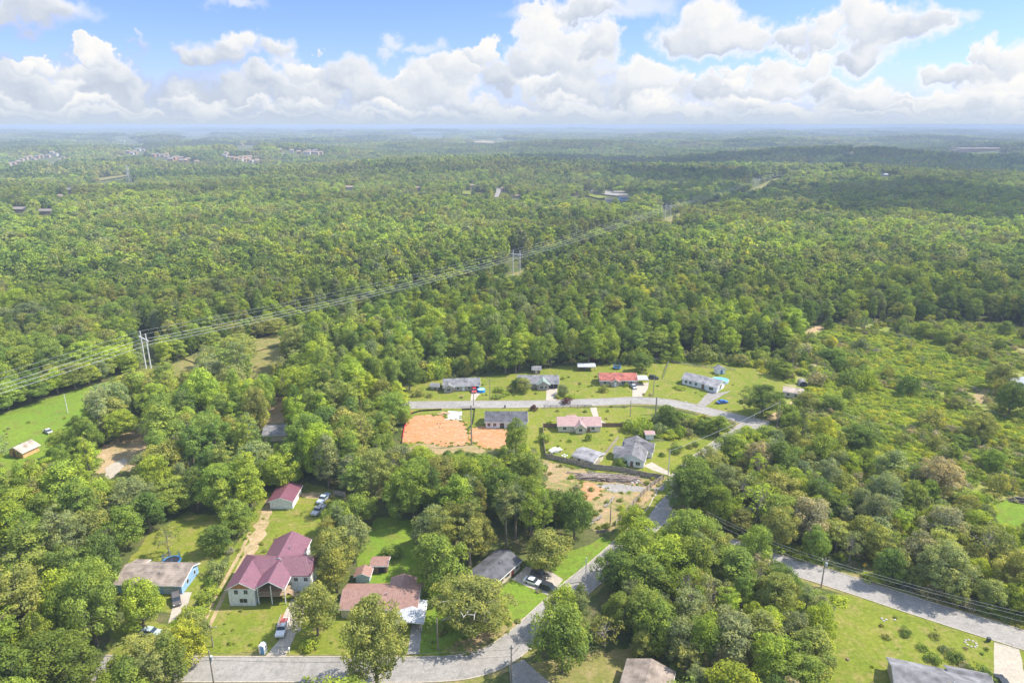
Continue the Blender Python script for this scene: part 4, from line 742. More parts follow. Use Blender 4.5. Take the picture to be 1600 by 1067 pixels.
rock('grey rubble beside the fence on the cleared lot', (990, 752), .7, STONE, 6, 'rubble heap', 'rubble_heap', 6, 1.4); rock('two dark soil clods on the orange clay', (685, 662), .35, BROWNW, 8, 'dirt mound', 'dirt_mound', 3, .7); rock('darker clods in the lower half of the orange clay', (688, 668), .3, BROWNW, 9, 'dirt mound', 'dirt_mound', 3, .8)
def bin_(label, px, m, rz=0):
    x, y = G(*px); t = empty('wheeled_bin', (x, y, 0), R(rz), label, 'bin'); MB().prism([(-.26, .1), (.26, .1), (.33, 1.0), (-.33, 1.0)], 'y', -.3, .3).build('body', m, t); MB().box(-.35, .35, -.34, .34, 1.0, 1.08).build('lid', m, t)
    MB().tube([(-.3, .28, .12), (.3, .28, .12)], .12, 8).build('wheel', BLACK, t)
bin_('dark wheeled bin at the roadside beside the pale drive', (1544, 1002), mat('bin_dark', (.06, .07, .08), .5)); bin_('dark bin at the kerb of the upper street', (789, 637), mat('bin_dark', (.06, .07, .08), .5))
def mailbox(label, px):
    x, y = G(*px); t = empty('mailbox', (x, y, 0), 0, label, 'mailbox'); MB().box(-.07, .07, -.07, .07, 0, 1.1).build('post', TRIM, t); MB().prism([(-.16, 1.1), (.16, 1.1), (.16, 1.3), (.08, 1.4), (-.08, 1.4), (-.16, 1.3)], 'y', -.3, .3).build('box', TRIM, t)
mailbox('white mailbox by the street crossing', (1178, 653)); mailbox('white mailbox at the end of the angled drive', (1072, 632)); mailbox('white mailbox beside the street below the ladder pickup', (452, 1020))
x, y = G(1349, 893); sg = empty('warning_sign', (x, y, 0), R(10), 'yellow diamond warning sign at the roadside in front of the young wood', 'road sign'); MB().box(-.04, .04, -.03, .03, 0, 2.4).build('post', STEEL, sg); MB().prism([(0, 1.5), (.62, 2.12), (0, 2.74), (-.62, 2.12)], 'y', -.08, -.04).build('plate', mat('sign_yellow', (.85, .45, .03), .5), sg); CLEARBOX(1344, 882, 1354, 893)
x, y = G(866, 712); ps = empty('play_set', (x, y, 0), R(20), 'white covered play set in the pink house yard', 'play set')
for a in (-1, 1):
    for b_ in (-1, 1): MB().box(a*1.1-.06, a*1.1+.06, b_*.9-.06, b_*.9+.06, 0, 2.2).build('leg', TRIM, ps)
MB().prism([(-1.3, 2.2), (0, 2.8), (1.3, 2.2)], 'y', -1.1, 1.1).build('canopy', TRIM, ps)
x, y = G(653, 990)
lawn_shrubs = [(1415, 990, 1.3, 1.2, 'dark green', 'small dark shrub beside a white ornament on the planted lawn'), (1384, 996, .9, .9, 'olive green', 'sparse little shrub next to the boulder group'), (1461, 995, 1.0, 1.1, 'olive green', 'low straggling shrub in the middle of the planted lawn'), (1441, 1013, 1.0, 1.2, 'mid green', 'star-shaped young shrub on the planted lawn'), (1476, 1016, 1.1, 1.2, 'grey-green', 'grey-leaved shrub between the stone ring and the dark roof'),
 (1459, 1032, 1.4, 1.6, 'mid green', 'leafy shrub behind the dark corner roof'), (1493, 1030, 1.8, 1.7, 'dark green', 'dark shrub by the wall of the corner house'), (1531, 1060, 2.4, 2.4, 'dark green', 'dark rounded bush beside the pale drive'), (1509, 1047, 1.5, 1.4, 'khaki brown', 'pale flowering bush behind the corner house'), (485, 1012, 2.2, 1.9, 'bright green', 'neatly clipped round bush on the front lawn'),
 (914, 644, 1.0, .9, 'mid green', 'little bush on the pink house lawn'), (906, 570, 2.2, 2, 'mid green', 'leafy bush beside the rusty shelter'), (925, 564, 2.8, 2.0, 'red', 'red-leaved bush behind the rusty shelter'), (885, 630, 2.4, 2.0, 'red2', 'purple-leaved shrub beside the concrete drive'), (834, 641, 2.2, 1.5, 'red2', 'purple-leaved shrub at the kerb of the upper street'), (893, 622, 1.6, 1.6, 'bright green', 'bright rounded bush by the purple-leaved shrub'), (1063, 608, 1.4, 2.2, 'bright green', 'clipped hedge bush at the angled house front'), (978, 604, 1.6, 1.1, 'bright green', 'upright bush at the red shingled ranch wall'), (920, 688, 2.6, 1.2, 'mid green', 'young palm-like tree on the pink house back lawn'), (850, 690, 3, 2.2, 'mid green', 'rounded bush at the corner of the long fence'),
 (780, 612, 2.2, 2.2, 'mid green', 'bush at the border of the two front lawns'), (790, 618, 1.6, 2.0, 'bright green', 'low bush next to the border bush'), (798, 612, 1.6, 1.6, 'olive green', 'olive bush on the gabled house lawn'), (776, 622, 1.6, 2.2, 'mid green', 'spreading bush by the kerb below the border bush'), (672, 620, 1.6, 1.4, 'olive green', 'lone bush on the first ranch lawn'), (655, 618, 2.6, 2.4, 'olive green', 'scrubby bush at the wood end of the first ranch lawn'), (1034, 712, 1.2, 1.2, 'dark green', 'dark round bush at the grey gable corner'), (1057, 705, 2.4, 2.2, 'dark green', 'larger dark bush beyond the grey gable'), (1077, 700, 1.5, 1.2, 'olive green', 'first of two small bushes on the side lawn'), (1086, 697, 1.7, 1.4, 'dark green', 'second of two small bushes on the side lawn'), (610, 868, 2.4, 2.6, 'mid green', 'bush in the middle of the lush back lawn'), (890, 690, .9, .9, 'mid green', 'tiny shrub on the pink house back lawn'), (870, 622, 1.3, 1.2, 'olive green', '')]
# ------------------------------------------------------------------ far houses, warehouses and open ground in the haze
FARW = [mat('far_cream', (.42, .33, .235), .8), mat('far_tan', (.40, .27, .17), .8), mat('far_white', (.52, .49, .44), .8), mat('far_orange', (.44, .24, .13), .8)]
FARR = [mat('far_roof_grey', (.24, .21, .19), .9), mat('far_roof_brown', (.30, .22, .16), .9), mat('far_roof_tan', (.34, .255, .175), .9)]
rf = random.Random(9)
def far_house(x, y, label, group, w=13, d=10, h=6.0, rz=0.0, wm=None, rm=None, nm='house'):
    z = hgt(x, y); t = empty(nm, (x, y, z), rz, label, 'house' if nm == 'house' else 'warehouse', group); wl, r, tb = MB(), MB(), MB(); wing_mesh(dict(b=(-w/2, w/2, 0, d), h=h, rise=h*.4 if nm == 'house' else .8), wl, r, tb)
    wl.build('wall', wm or rf.choice(FARW), t); r.build('roof', rm or rf.choice(FARR), t)
    MB().box(-w*.32, w*.32, -.08, .03, h*.5, h*.7).build('window', GL, t); return t
NTH = 'first second third fourth fifth sixth seventh eighth ninth tenth eleventh twelfth thirteenth fourteenth'.split()
def cluster(p0, p1, n, label, rows_=1, dy=5, h=6.5, clr=5):
    grp = label; what, where = label.split(' house ', 1)
    for k in range(n):
        t = (k+.5)/n; px = p0[0]+(p1[0]-p0[0])*t+rf.uniform(-2, 2); py = p0[1]+(p1[1]-p0[1])*t+rf.uniform(-3, 3)
        for r in range(rows_):
            x, y = G(px+rf.uniform(-2, 2)*r, py-r*dy); wi, ri = rf.randrange(4), rf.randrange(3); far_house(x, y, '%s-walled %s-roofed house, %s%s along, %s' % (('cream', 'tan', 'white', 'orange')[wi], ('grey', 'brown', 'tan')[ri], NTH[k], ' of the back line' if r else '', where), grp, rf.uniform(12, 16), 11, h+2.5, rf.uniform(-.3, .3), FARW[wi], FARR[ri])
    clear_px([(p0[0]-3, p0[1]-clr), (p1[0]+3, p1[1]-clr), (p1[0]+3, p1[1]+3), (p0[0]-3, p0[1]+3)])
cluster((5, 262), (95, 240), 14, 'cream house in the far slanting row'); cluster((62, 266), (102, 252), 7, 'orange house in the short lower row')
cluster((176, 252), (190, 240), 4, 'pale house in the steep row past the mast'); cluster((195, 244), (228, 236), 5, 'cream house high above the mast'); cluster((232, 246), (310, 256), 13, 'tan house in the long distant row', 2, 4); cluster((348, 246), (408, 258), 10, 'tan house in the row beyond the deep woods', 2, 4)
cluster((365, 232), (400, 234), 5, 'pale house in the faint row'); cluster((432, 238), (505, 243), 11, 'cream house in the hazy row', 2, 3); cluster((170, 222), (225, 224), 8, 'grey house in the last hazy row')
def farone(px, py, label, **k):
    x, y = G(px, py); t = far_house(x, y, label, None, **k); s = proj(x, y, 0)[2]; w = k.get('w', 13)*s/2; clear_px([(px-w*.7, py-k.get('h', 6)*s*1.1), (px+w*.7, py-k.get('h', 6)*s*1.1), (px+w*.7, py+1), (px-w*.7, py+1)])
farone(546, 297, 'white-walled house alone in the middle woods', w=20, h=5, wm=FARW[2]); farone(654, 298, 'brown roof beside pines in the middle woods', w=12, h=5, rm=FARR[1]); farone(752, 299, 'tan roofed house beside the pale forest street', w=20, h=5, rm=FARR[2]); farone(790, 300, 'cream gabled house just past the pale forest street', w=15, h=6, wm=FARW[0], rm=FARR[2]); farone(738, 294, 'small tan roof above the pale forest street', w=12, h=5, wm=FARW[2], rm=FARR[2]); farone(915, 297, 'tan roofed house behind the wood gap', w=16, h=5, wm=FARW[2], rm=FARR[2]); farone(728, 299, 'long low house before the pale forest street', w=18, h=4, wm=FARW[0]); farone(807, 310, 'cream house corner among trees past the pale forest street', w=16, h=4, wm=FARW[0])
farone(898, 306, 'brick house at the wood gap near the second pylon', w=14, h=6, wm=FARW[1]); farone(931, 304, 'white-walled house with a small lawn in the wood gap', w=16, h=5, wm=FARW[2]); farone(975, 314, 'blue-walled house with an orange gable in the wood gap', w=16, h=6, wm=BLUE); farone(968, 304, 'grey roofed house above the blue-walled one', w=20, h=4, rm=FARR[0]); farone(953, 316, 'low brown roof beside the blue-walled house', w=14, h=4)
farone(28, 333, 'wide grey roof at the wood edge past the deep woods', w=26, h=5, d=14, rm=FARR[0]); farone(70, 336, 'brick house with a white gable at the wood edge', w=20, h=5, wm=FARW[1]); farone(108, 302, 'pink-walled house among far trees', w=15, h=6, wm=FARW[1]); farone(92, 313, 'white gable peeking out of far trees', w=8, h=6, wm=FARW[2]); farone(1382, 277, 'white mobile home in a gap of the shaded woods', w=16, h=5, wm=FARW[2], rm=PALEM); farone(1393, 271, 'white roof above the mobile home in the shaded woods', w=30, h=5, wm=FARW[2], rm=PALEM)
def ware(px, py, w, h, label, wm, rm, d=60):
    x, y = G(px, py); far_house(x, y, label, 'pale warehouses on the horizon', w, d, h, 0, wm, rm, 'warehouse'); s = proj(x, y, hgt(x, y))[2]; clear_px([(px-w*s/2, py-6), (px+w*s/2, py-6), (px+w*s/2, py+2), (px-w*s/2, py+2)])
ware(668, 214, 330, 20, 'very long white warehouse on the far woods', FARW[2], PALEM); ware(305, 213, 300, 12, 'long pale warehouse at the foot of the haze', FARW[2], PALEM); ware(205, 211, 120, 12, 'short pale warehouse at the foot of the haze', FARW[2], PALEM); ware(1535, 237, 190, 12, 'tan school-like building on the far side of the shaded woods', FARW[1], FARR[2], 80); ware(1505, 239, 90, 10, 'low brown annex next to the far tan building', FARW[1], FARR[1])
ware(45, 206, 110, 12, 'faint white warehouse under the cumulus', FARW[2], PALEM); ware(470, 209, 160, 10, 'grey-white warehouse cluster block in the haze', FARW[2], PALEM); ware(380, 210, 90, 12, 'small bright warehouse in the haze', FARW[2], PALEM); ware(735, 222, 60, 6, 'tan-roofed depot by the distant field', FARW[0], FARR[2]); ware(370, 193.5+6, 400, 20, 'white depot on the farthest ridge', FARW[2], PALEM)
def farpatch(name, pxs, m, label, z=.6):
    g = [G(*q) for q in pxs]; keepout(g); clear_px(pxs); me = bpy.data.meshes.new(name); me.from_pydata([(a, b, hgt(a, b)+z+1.5) for a, b in g], [], [tuple(range(len(g)))]); me.materials.append(m); o = bpy.data.objects.new(name, me); COL.objects.link(o); tag(o, kind='structure', label=label)
farpatch('road', [(772, 310), (777, 292), (786, 291), (779, 310)], M_GRAV, 'pale street running into the middle woods'); farpatch('road', [(925, 303), (940, 298), (962, 302), (985, 306), (975, 309), (945, 306)], M_GRAV, 'pale street between the houses of the wood gap'); farpatch('lawn', [(908, 305), (925, 304), (960, 312), (935, 312)], M_LAWN, 'small lawn in the wood gap'); farpatch('lawn', [(722, 300), (736, 300), (736, 306), (722, 305)], M_LAWN, 'lawn patch by the pale forest street')
farpatch('field', [(1322, 246), (1330, 239), (1346, 237), (1343, 245)], M_LAWN, 'small bright field in the shaded woods'); farpatch('field', [(735, 223), (780, 217), (800, 217), (770, 224)], M_SAND, 'pale bare field in the far woods'); farpatch('field', [(130, 283), (190, 275), (215, 274), (150, 285)], M_DRY, 'dry strip under the lattice mast line')
# clouds overhead that shade part of the woods
CLOUDM = mat('cloud', (.9, .9, .9), 1.0, var=.01)
def cloud(px, py, rx, ry, seed, alt=1150, rot=0):
    """the cloud whose shadow falls round this spot on the ground"""
    x, y = G(px, py); x += sv.x/sv.z*alt; y += sv.y/sv.z*alt; rr = random.Random(seed); bm = bmesh.new()
    for k in range(26):
        a = rr.uniform(0, 6.28); q = math.sqrt(rr.random()); s = (1-q*.55)*min(rx, ry)*rr.uniform(.35, .6); vs = bmesh.ops.create_icosphere(bm, subdivisions=3, radius=s)['verts']; off = Vector((q*rx*math.cos(a), q*ry*math.sin(a), s*.35))
        for v in vs:
            n = v.co.normalized(); v.co *= 1+.16*math.sin(n.x*7+k)*math.sin(n.y*6+k*2)*math.sin(n.z*8)+rr.uniform(-.03, .03); v.co.z = max(v.co.z, -s*.35); v.co += off
    me = bpy.data.meshes.new('cloud'); bm.to_mesh(me); bm.free(); me.materials.append(CLOUDM); me.polygons.foreach_set('use_smooth', [True]*len(me.polygons)); o = bpy.data.objects.new('cloud', me); COL.objects.link(o); o.location = (x, y, alt); o.rotation_euler = (0, 0, rot); tag(o, kind='structure', label='white fair-weather cloud drifting above the woods')
cloud(1330, 312, 330, 200, 1); cloud(1560, 330, 230, 190, 2); cloud(1120, 262, 330, 330, 3); cloud(1450, 268, 420, 420, 4); cloud(930, 256, 260, 260, 5); cloud(1050, 283, 140, 150, 8)
# ------------------------------------------------------------------ trees
def card_mesh(name, C, N, S, tone, rs, wood=None):
    """leaf cards: centres C, normals N, sizes S -> one mesh of quads with a tone per leaf"""
    n = len(C); t = rs.normal(size=(n, 3)); t -= (t*N).sum(1)[:, None]*N; t /= np.linalg.norm(t, axis=1)[:, None]+1e-9; b = np.cross(N, t)
    s = S[:, None]; asp = rs.uniform(.6, 1.0, (n, 1))
    V = np.stack([C-t*s-b*s*asp*.3, C+t*s*.2-b*s*asp, C+t*s+b*s*asp*.2, C-t*s*.1+b*s*asp], 1).reshape(-1, 3)
    me = bpy.data.meshes.new(name); me.vertices.add(4*n); me.vertices.foreach_set('co', V.ravel().astype(np.float32)); me.loops.add(4*n); me.loops.foreach_set('vertex_index', np.arange(4*n, dtype=np.int32))
    me.polygons.add(n); me.polygons.foreach_set('loop_start', np.arange(0, 4*n, 4, dtype=np.int32)); me.update(calc_edges=True)
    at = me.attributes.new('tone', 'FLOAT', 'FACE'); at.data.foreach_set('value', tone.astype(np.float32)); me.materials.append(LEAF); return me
def unit(v): return v/(np.linalg.norm(v, axis=1)[:, None]+1e-9)
SPEC = {  # height, radius, crown bottom, lobes, lobe size, profile
 'round': (14, 5.0, .04, 84, .26), 'tall': (20, 4.0, .05, 80, .29), 'pine': (21, 4.4, .28, 74, .24), 'spread': (14, 7.0, .12, 96, .20), 'great': (20, 7.6, .06, 170, .17), 'pinewood': (24, 6.6, .26, 120, .19), 'shrub': (3.0, 2.2, .0, 16, .45), 'sparse': (12, 4.5, .2, 60, .20)}
def crown_points(kind, seed, leaf, dens):
    rs = np.random.RandomState(seed); H, Rr, cb, nl, lr = SPEC[kind]; z0 = H*cb; zc = (H+z0)/2; hz = (H-z0)/2
    d = unit(rs.normal(size=(nl, 3))); 
    if kind in ('pine', 'pinewood'): d[:, 2] = rs.uniform(-.9, 1, nl); rad = rs.uniform(.35, .85, nl)
    else:
        d[:, 2] = np.where(d[:, 2] < -.8, -d[:, 2], d[:, 2]); d = unit(d); rad = rs.uniform(.55, .88, nl)
    if kind == 'tall':  # poplar: pointed top
        rad = rad*np.where(d[:, 2] > .2, 1-.0*d[:, 2], 1)
    cen = d*rad[:, None]*np.array([Rr, Rr, hz])*1.0
    if kind == 'tall': cen[:, :2] *= (1-.55*np.clip(cen[:, 2:3]/hz, 0, 1))
    if kind in ('pine', 'pinewood'): cen[:, :2] *= (1-.45*np.abs(cen[:, 2:3]/hz)**1.5)*rs.uniform(.6, 1.15, (nl, 1))
    # a lopsided tree: bulges and bites
    ph = rs.uniform(0, 6.28, 3); ang = np.arctan2(cen[:, 1], cen[:, 0]); cen[:, :2] *= (1+.16*np.sin(ang*2+ph[0])+.12*np.sin(ang*3+ph[1]))[:, None]
    R_ = Rr*lr*rs.uniform(.65, 1.25, nl); flat = {'pine': .5, 'pinewood': .55, 'spread': .7, 'sparse': .6}.get(kind, .85)
    C = []; N = []; T = []
    ltone = rs.uniform(.1, .85, nl)
    for i in range(nl):
        k = max(6, int(dens*R_[i]**2/leaf**2)); u = unit(rs.normal(size=(k, 3))); out = unit(cen[i][None]+np.array([0, 0, hz*.35])); 
        u = np.where(((u*out).sum(1) < -.25)[:, None], -u, u); rr = R_[i]*rs.uniform(.62, 1.12, (k, 1))
        p = cen[i]+u*rr*np.array([1, 1, flat]); C.append(p); N.append(unit(u*1.2+rs.normal(size=(k, 3))*.5+np.array([0, 0, .25]))); T.append(np.clip(ltone[i]+rs.normal(size=k)*.16, 0, 1))
    C = np.concatenate(C); N = np.concatenate(N); T = np.concatenate(T)
    # inner fill so the crown is not hollow
    k = int(dens*nl*.9*(Rr*lr)**2/leaf**2*.35); q = unit(rs.normal(size=(k, 3)))*rs.uniform(.1, .7, (k, 1))*np.array([Rr, Rr, hz*.95])
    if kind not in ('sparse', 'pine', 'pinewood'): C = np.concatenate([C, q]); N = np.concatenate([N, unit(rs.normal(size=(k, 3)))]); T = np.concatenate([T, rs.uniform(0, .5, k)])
    C[:, 2] += zc
    return C, N, T, cen+np.array([0, 0, zc]), rs
def make_crown(kind, seed, leaf, dens):
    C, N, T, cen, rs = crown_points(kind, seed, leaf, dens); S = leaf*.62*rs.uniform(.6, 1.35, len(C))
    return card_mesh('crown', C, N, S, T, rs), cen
def trunk_mesh(kind, cen, seed, bare=False):
    H, Rr, cb, nl, lr = SPEC[kind]; rnd = random.Random(seed); mb = MB(); top = H*(.9 if kind != 'spread' else .6); r0 = .028*H*.6 if kind != 'shrub' else .07
    pts = [(rnd.uniform(-.02, .02)*H*k/4*.8, rnd.uniform(-.02, .02)*H*k/4, top*k/4) for k in range(5)]; pts[0] = (0, 0, -.3); mb.tube(pts, [r0*1.25, r0, r0*.75, r0*.5, r0*.18], 7)
    for c in (cen[::3] if not bare else cen[::2]):
        zb = max(H*cb*.9, min(top*.9, c[2]-Rr*.35)); k = zb/top; x, y = pts[min(4, int(k*4))][:2]; m = ((x+c[0])/2, (y+c[1])/2, (zb+c[2])/2-.1)
        e = (c[0]*1.0, c[1]*1.0, c[2]); mb.tube([(x, y, zb), m, e], [r0*.38, r0*.24, r0*.07], 5)
        if bare or kind == 'sparse':
            for _ in range(4):
                d = Vector((rnd.uniform(-1, 1), rnd.uniform(-1, 1), rnd.uniform(-.1, 1)))*Rr*.3; mb.tube([m, tuple(Vector(m)+d*.6), tuple(Vector(m)+d*1.2)], [r0*.14, r0*.09, r0*.03], 4)
    return mb.mesh('trunk', DEADWOOD if bare or kind == 'sparse' else BARK)
NEAR = {}; MID = {}; VARIANTS = {'round': 6, 'tall': 4, 'pine': 4, 'spread': 2, 'great': 4, 'pinewood': 2, 'shrub': 4, 'sparse': 3}
for kind, nv in VARIANTS.items():  # near detail and middle-distance detail of each kind
    NEAR[kind] = []; MID[kind] = []
    for i in range(nv):
        lf = .26 if kind == 'shrub' else .30
        me, cen = make_crown(kind, 10+i, lf, 4.4 if kind not in ('pine', 'pinewood', 'sparse') else (4.2 if kind != 'sparse' else 2.6)); NEAR[kind].append((me, trunk_mesh(kind, cen, i, False)))
        me2, _ = make_crown(kind, 10+i, lf*2.7, 4.2 if kind not in ('pine', 'sparse') else 3.4); MID[kind].append(me2)
def join_mesh(name, parts):
    """several meshes with one matrix each joined into one, tones kept"""
    V = []; F = []; T = []; o = 0
    for me, s, off in parts:
        v = np.empty(len(me.vertices)*3, np.float32); me.vertices.foreach_get('co', v); v = v.reshape(-1, 3)*np.array(s)+np.array(off); V.append(v); o += len(v)
        t = np.empty(len(me.polygons), np.float32); me.attributes['tone'].data.foreach_get('value', t); T.append(np.clip(t+random.Random(o).uniform(-.35, .35), 0, 1))
    V = np.concatenate(V); T = np.concatenate(T); n = len(V)//4
    me = bpy.data.meshes.new(name); me.vertices.add(4*n); me.vertices.foreach_set('co', V.ravel().astype(np.float32)); me.loops.add(4*n); me.loops.foreach_set('vertex_index', np.arange(4*n, dtype=np.int32))
    me.polygons.add(n); me.polygons.foreach_set('loop_start', np.arange(0, 4*n, 4, dtype=np.int32)); me.update(calc_edges=True)
    me.attributes.new('tone', 'FLOAT', 'FACE').data.foreach_set('value', T.astype(np.float32)); me.materials.append(LEAF); return me
def patch_mesh(seed, size=50):
    rs = np.random.RandomState(seed); parts = []; far = {}
    for i in range(44):
        kind = rs.choice(['round', 'round', 'tall', 'pine']); v = rs.randint(VARIANTS[kind]); key = (kind, v)
        if key not in far: far[key] = make_crown(kind, 50+v, 2.0, 2.6)[0]
        s = rs.uniform(.8, 1.25); x, y = (i % 7-3+rs.uniform(-.45, .45))*size/6.6, (i//7-3+rs.uniform(-.45, .45))*size/6.6
        parts.append((far[key], (s*1.15, s*1.15, s*rs.uniform(.8, 1.0)), (x, y, -1)))
    return join_mesh('canopy', parts)
# --- prototypes for the scattered woods live in collections of their own outside the scene
def proto_col(name, meshes, trunks=None):
    c = bpy.data.collections.new(name)
    for i, me in enumerate(meshes):
        o = bpy.data.objects.new('%s_%03d' % (name, i), me); c.objects.link(o)
    return c
def join_tree(crown, trunk):
    me = crown.copy(); bm = bmesh.new(); bm.from_mesh(me); n0 = len(bm.faces); bm.from_mesh(trunk); bm.faces.ensure_lookup_table()
    for f in bm.faces[n0:]: f.material_index = 1
    bm.to_mesh(me); bm.free(); me.materials.append(trunk.materials[0]); return me
near_list = []; IDX = {}
for kind in VARIANTS:
    for i, (cr, tr) in enumerate(NEAR[kind]): IDX[('near', kind, i)] = len(near_list); near_list.append(join_tree(cr, tr))
mid_list = []
for kind in VARIANTS:
    for i, cr in enumerate(MID[kind]): IDX[('mid', kind, i)] = len(mid_list); mid_list.append(join_tree(cr, NEAR[kind][i][1]))
PC = {'near': proto_col('near_tree', near_list), 'mid': proto_col('mid_tree', mid_list), 'patch': proto_col('canopy_patch', [patch_mesh(70+i) for i in range(6)])}
def scatter(name, pts, col, label, cat=None):
    """pts rows: x y z rot sx sy sz index r g b -> one object whose geometry nodes set one tree on every point"""
    A = np.array(pts, dtype=np.float32); me = bpy.data.meshes.new(name); n = len(A); me.vertices.add(n); me.vertices.foreach_set('co', A[:, :3].ravel())
    def fa(nm, ty, data, key='value'): at = me.attributes.new(nm, ty, 'POINT'); at.data.foreach_set(key, data)
    rot = np.zeros((n, 3), np.float32); rot[:, 2] = A[:, 3]; fa('rot', 'FLOAT_VECTOR', rot.ravel(), 'vector'); fa('scl', 'FLOAT_VECTOR', A[:, 4:7].ravel().copy(), 'vector')
    fa('pick', 'INT', A[:, 7].astype(np.int32)); fa('tint', 'FLOAT_VECTOR', A[:, 8:11].ravel().copy(), 'vector')
    o = bpy.data.objects.new(name, me); COL.objects.link(o)
    ng = bpy.data.node_groups.new(name, 'GeometryNodeTree'); ng.interface.new_socket('Geometry', in_out='INPUT', socket_type='NodeSocketGeometry'); ng.interface.new_socket('Geometry', in_out='OUTPUT', socket_type='NodeSocketGeometry')
    N = ng.nodes; Lk = ng.links; gi = N.new('NodeGroupInput'); go = N.new('NodeGroupOutput'); iop = N.new('GeometryNodeInstanceOnPoints'); ci = N.new('GeometryNodeCollectionInfo')
    ci.inputs['Collection'].default_value = col; ci.inputs['Separate Children'].default_value = True; ci.inputs['Reset Children'].default_value = True
    def na(nm, ty): q = N.new('GeometryNodeInputNamedAttribute'); q.data_type = ty; q.inputs['Name'].default_value = nm; return q.outputs['Attribute']
    Lk.new(gi.outputs[0], iop.inputs['Points']); Lk.new(ci.outputs[0], iop.inputs['Instance']); iop.inputs['Pick Instance'].default_value = True
    Lk.new(na('pick', 'INT'), iop.inputs['Instance Index']); Lk.new(na('rot', 'FLOAT_VECTOR'), iop.inputs['Rotation']); Lk.new(na('scl', 'FLOAT_VECTOR'), iop.inputs['Scale']); Lk.new(iop.outputs[0], go.inputs[0])
    md = o.modifiers.new('scatter', 'NODES'); md.node_group = ng; tag(o, kind='stuff', label=label); return o

TINTS = {'dark green': (.150, .212, .050), 'mid green': (.238, .305, .062), 'bright green': (.315, .385, .056), 'yellow-green': (.400, .420, .055), 'olive green': (.285, .300, .082), 'grey-green': (.245, .280, .115), 'khaki brown': (.36, .325, .19), 'red': (.30, .06, .05), 'red2': (.12, .05, .06)}
DEF_H = {k: v[0] for k, v in SPEC.items()}; DEF_R = {k: v[1] for k, v in SPEC.items()}
trees = []   # dicts: x y h r kind tint name
def blocked(x, y, pad=0):
    for (a, b, c, d, poly, _) in KEEP:
        if a-pad <= x <= b+pad and c-pad <= y <= d+pad and pip(x, y, poly): return True
    return False
def cover(x, y, h, r, zlo=.15):
    """share of the crown's picture that would hide something that must stay open"""
    p = proj(x, y, h*.62)
    if p is None: return 0
    px, py, s = p; cx, cy = px/4, py/4; rx = max(.8, r*s/4*.9); t = proj(x, y, h); b = proj(x, y, h*zlo)
    ry = max(.8, abs(b[1]-t[1])/8); cy = (t[1]+b[1])/8
    x0, x1, y0, y1 = int(cx-rx), int(cx+rx)+1, int(cy-ry), int(cy+ry)+1
    x0, x1, y0, y1 = max(0, x0), min(400, x1), max(0, y0), min(267, y1)
    if x0 >= x1 or y0 >= y1: return 0
    return float(CLEAR[y0:y1, x0:x1].mean())
def pick_tint(rnd, w): 
    k = rnd.choices(list(w), list(w.values()))[0]; c = TINTS[k]; j = rnd.uniform(.88, 1.14); return k, (c[0]*j*rnd.uniform(.92, 1.08), c[1]*j, c[2]*j*rnd.uniform(.85, 1.15))
rnd = random.Random(77)
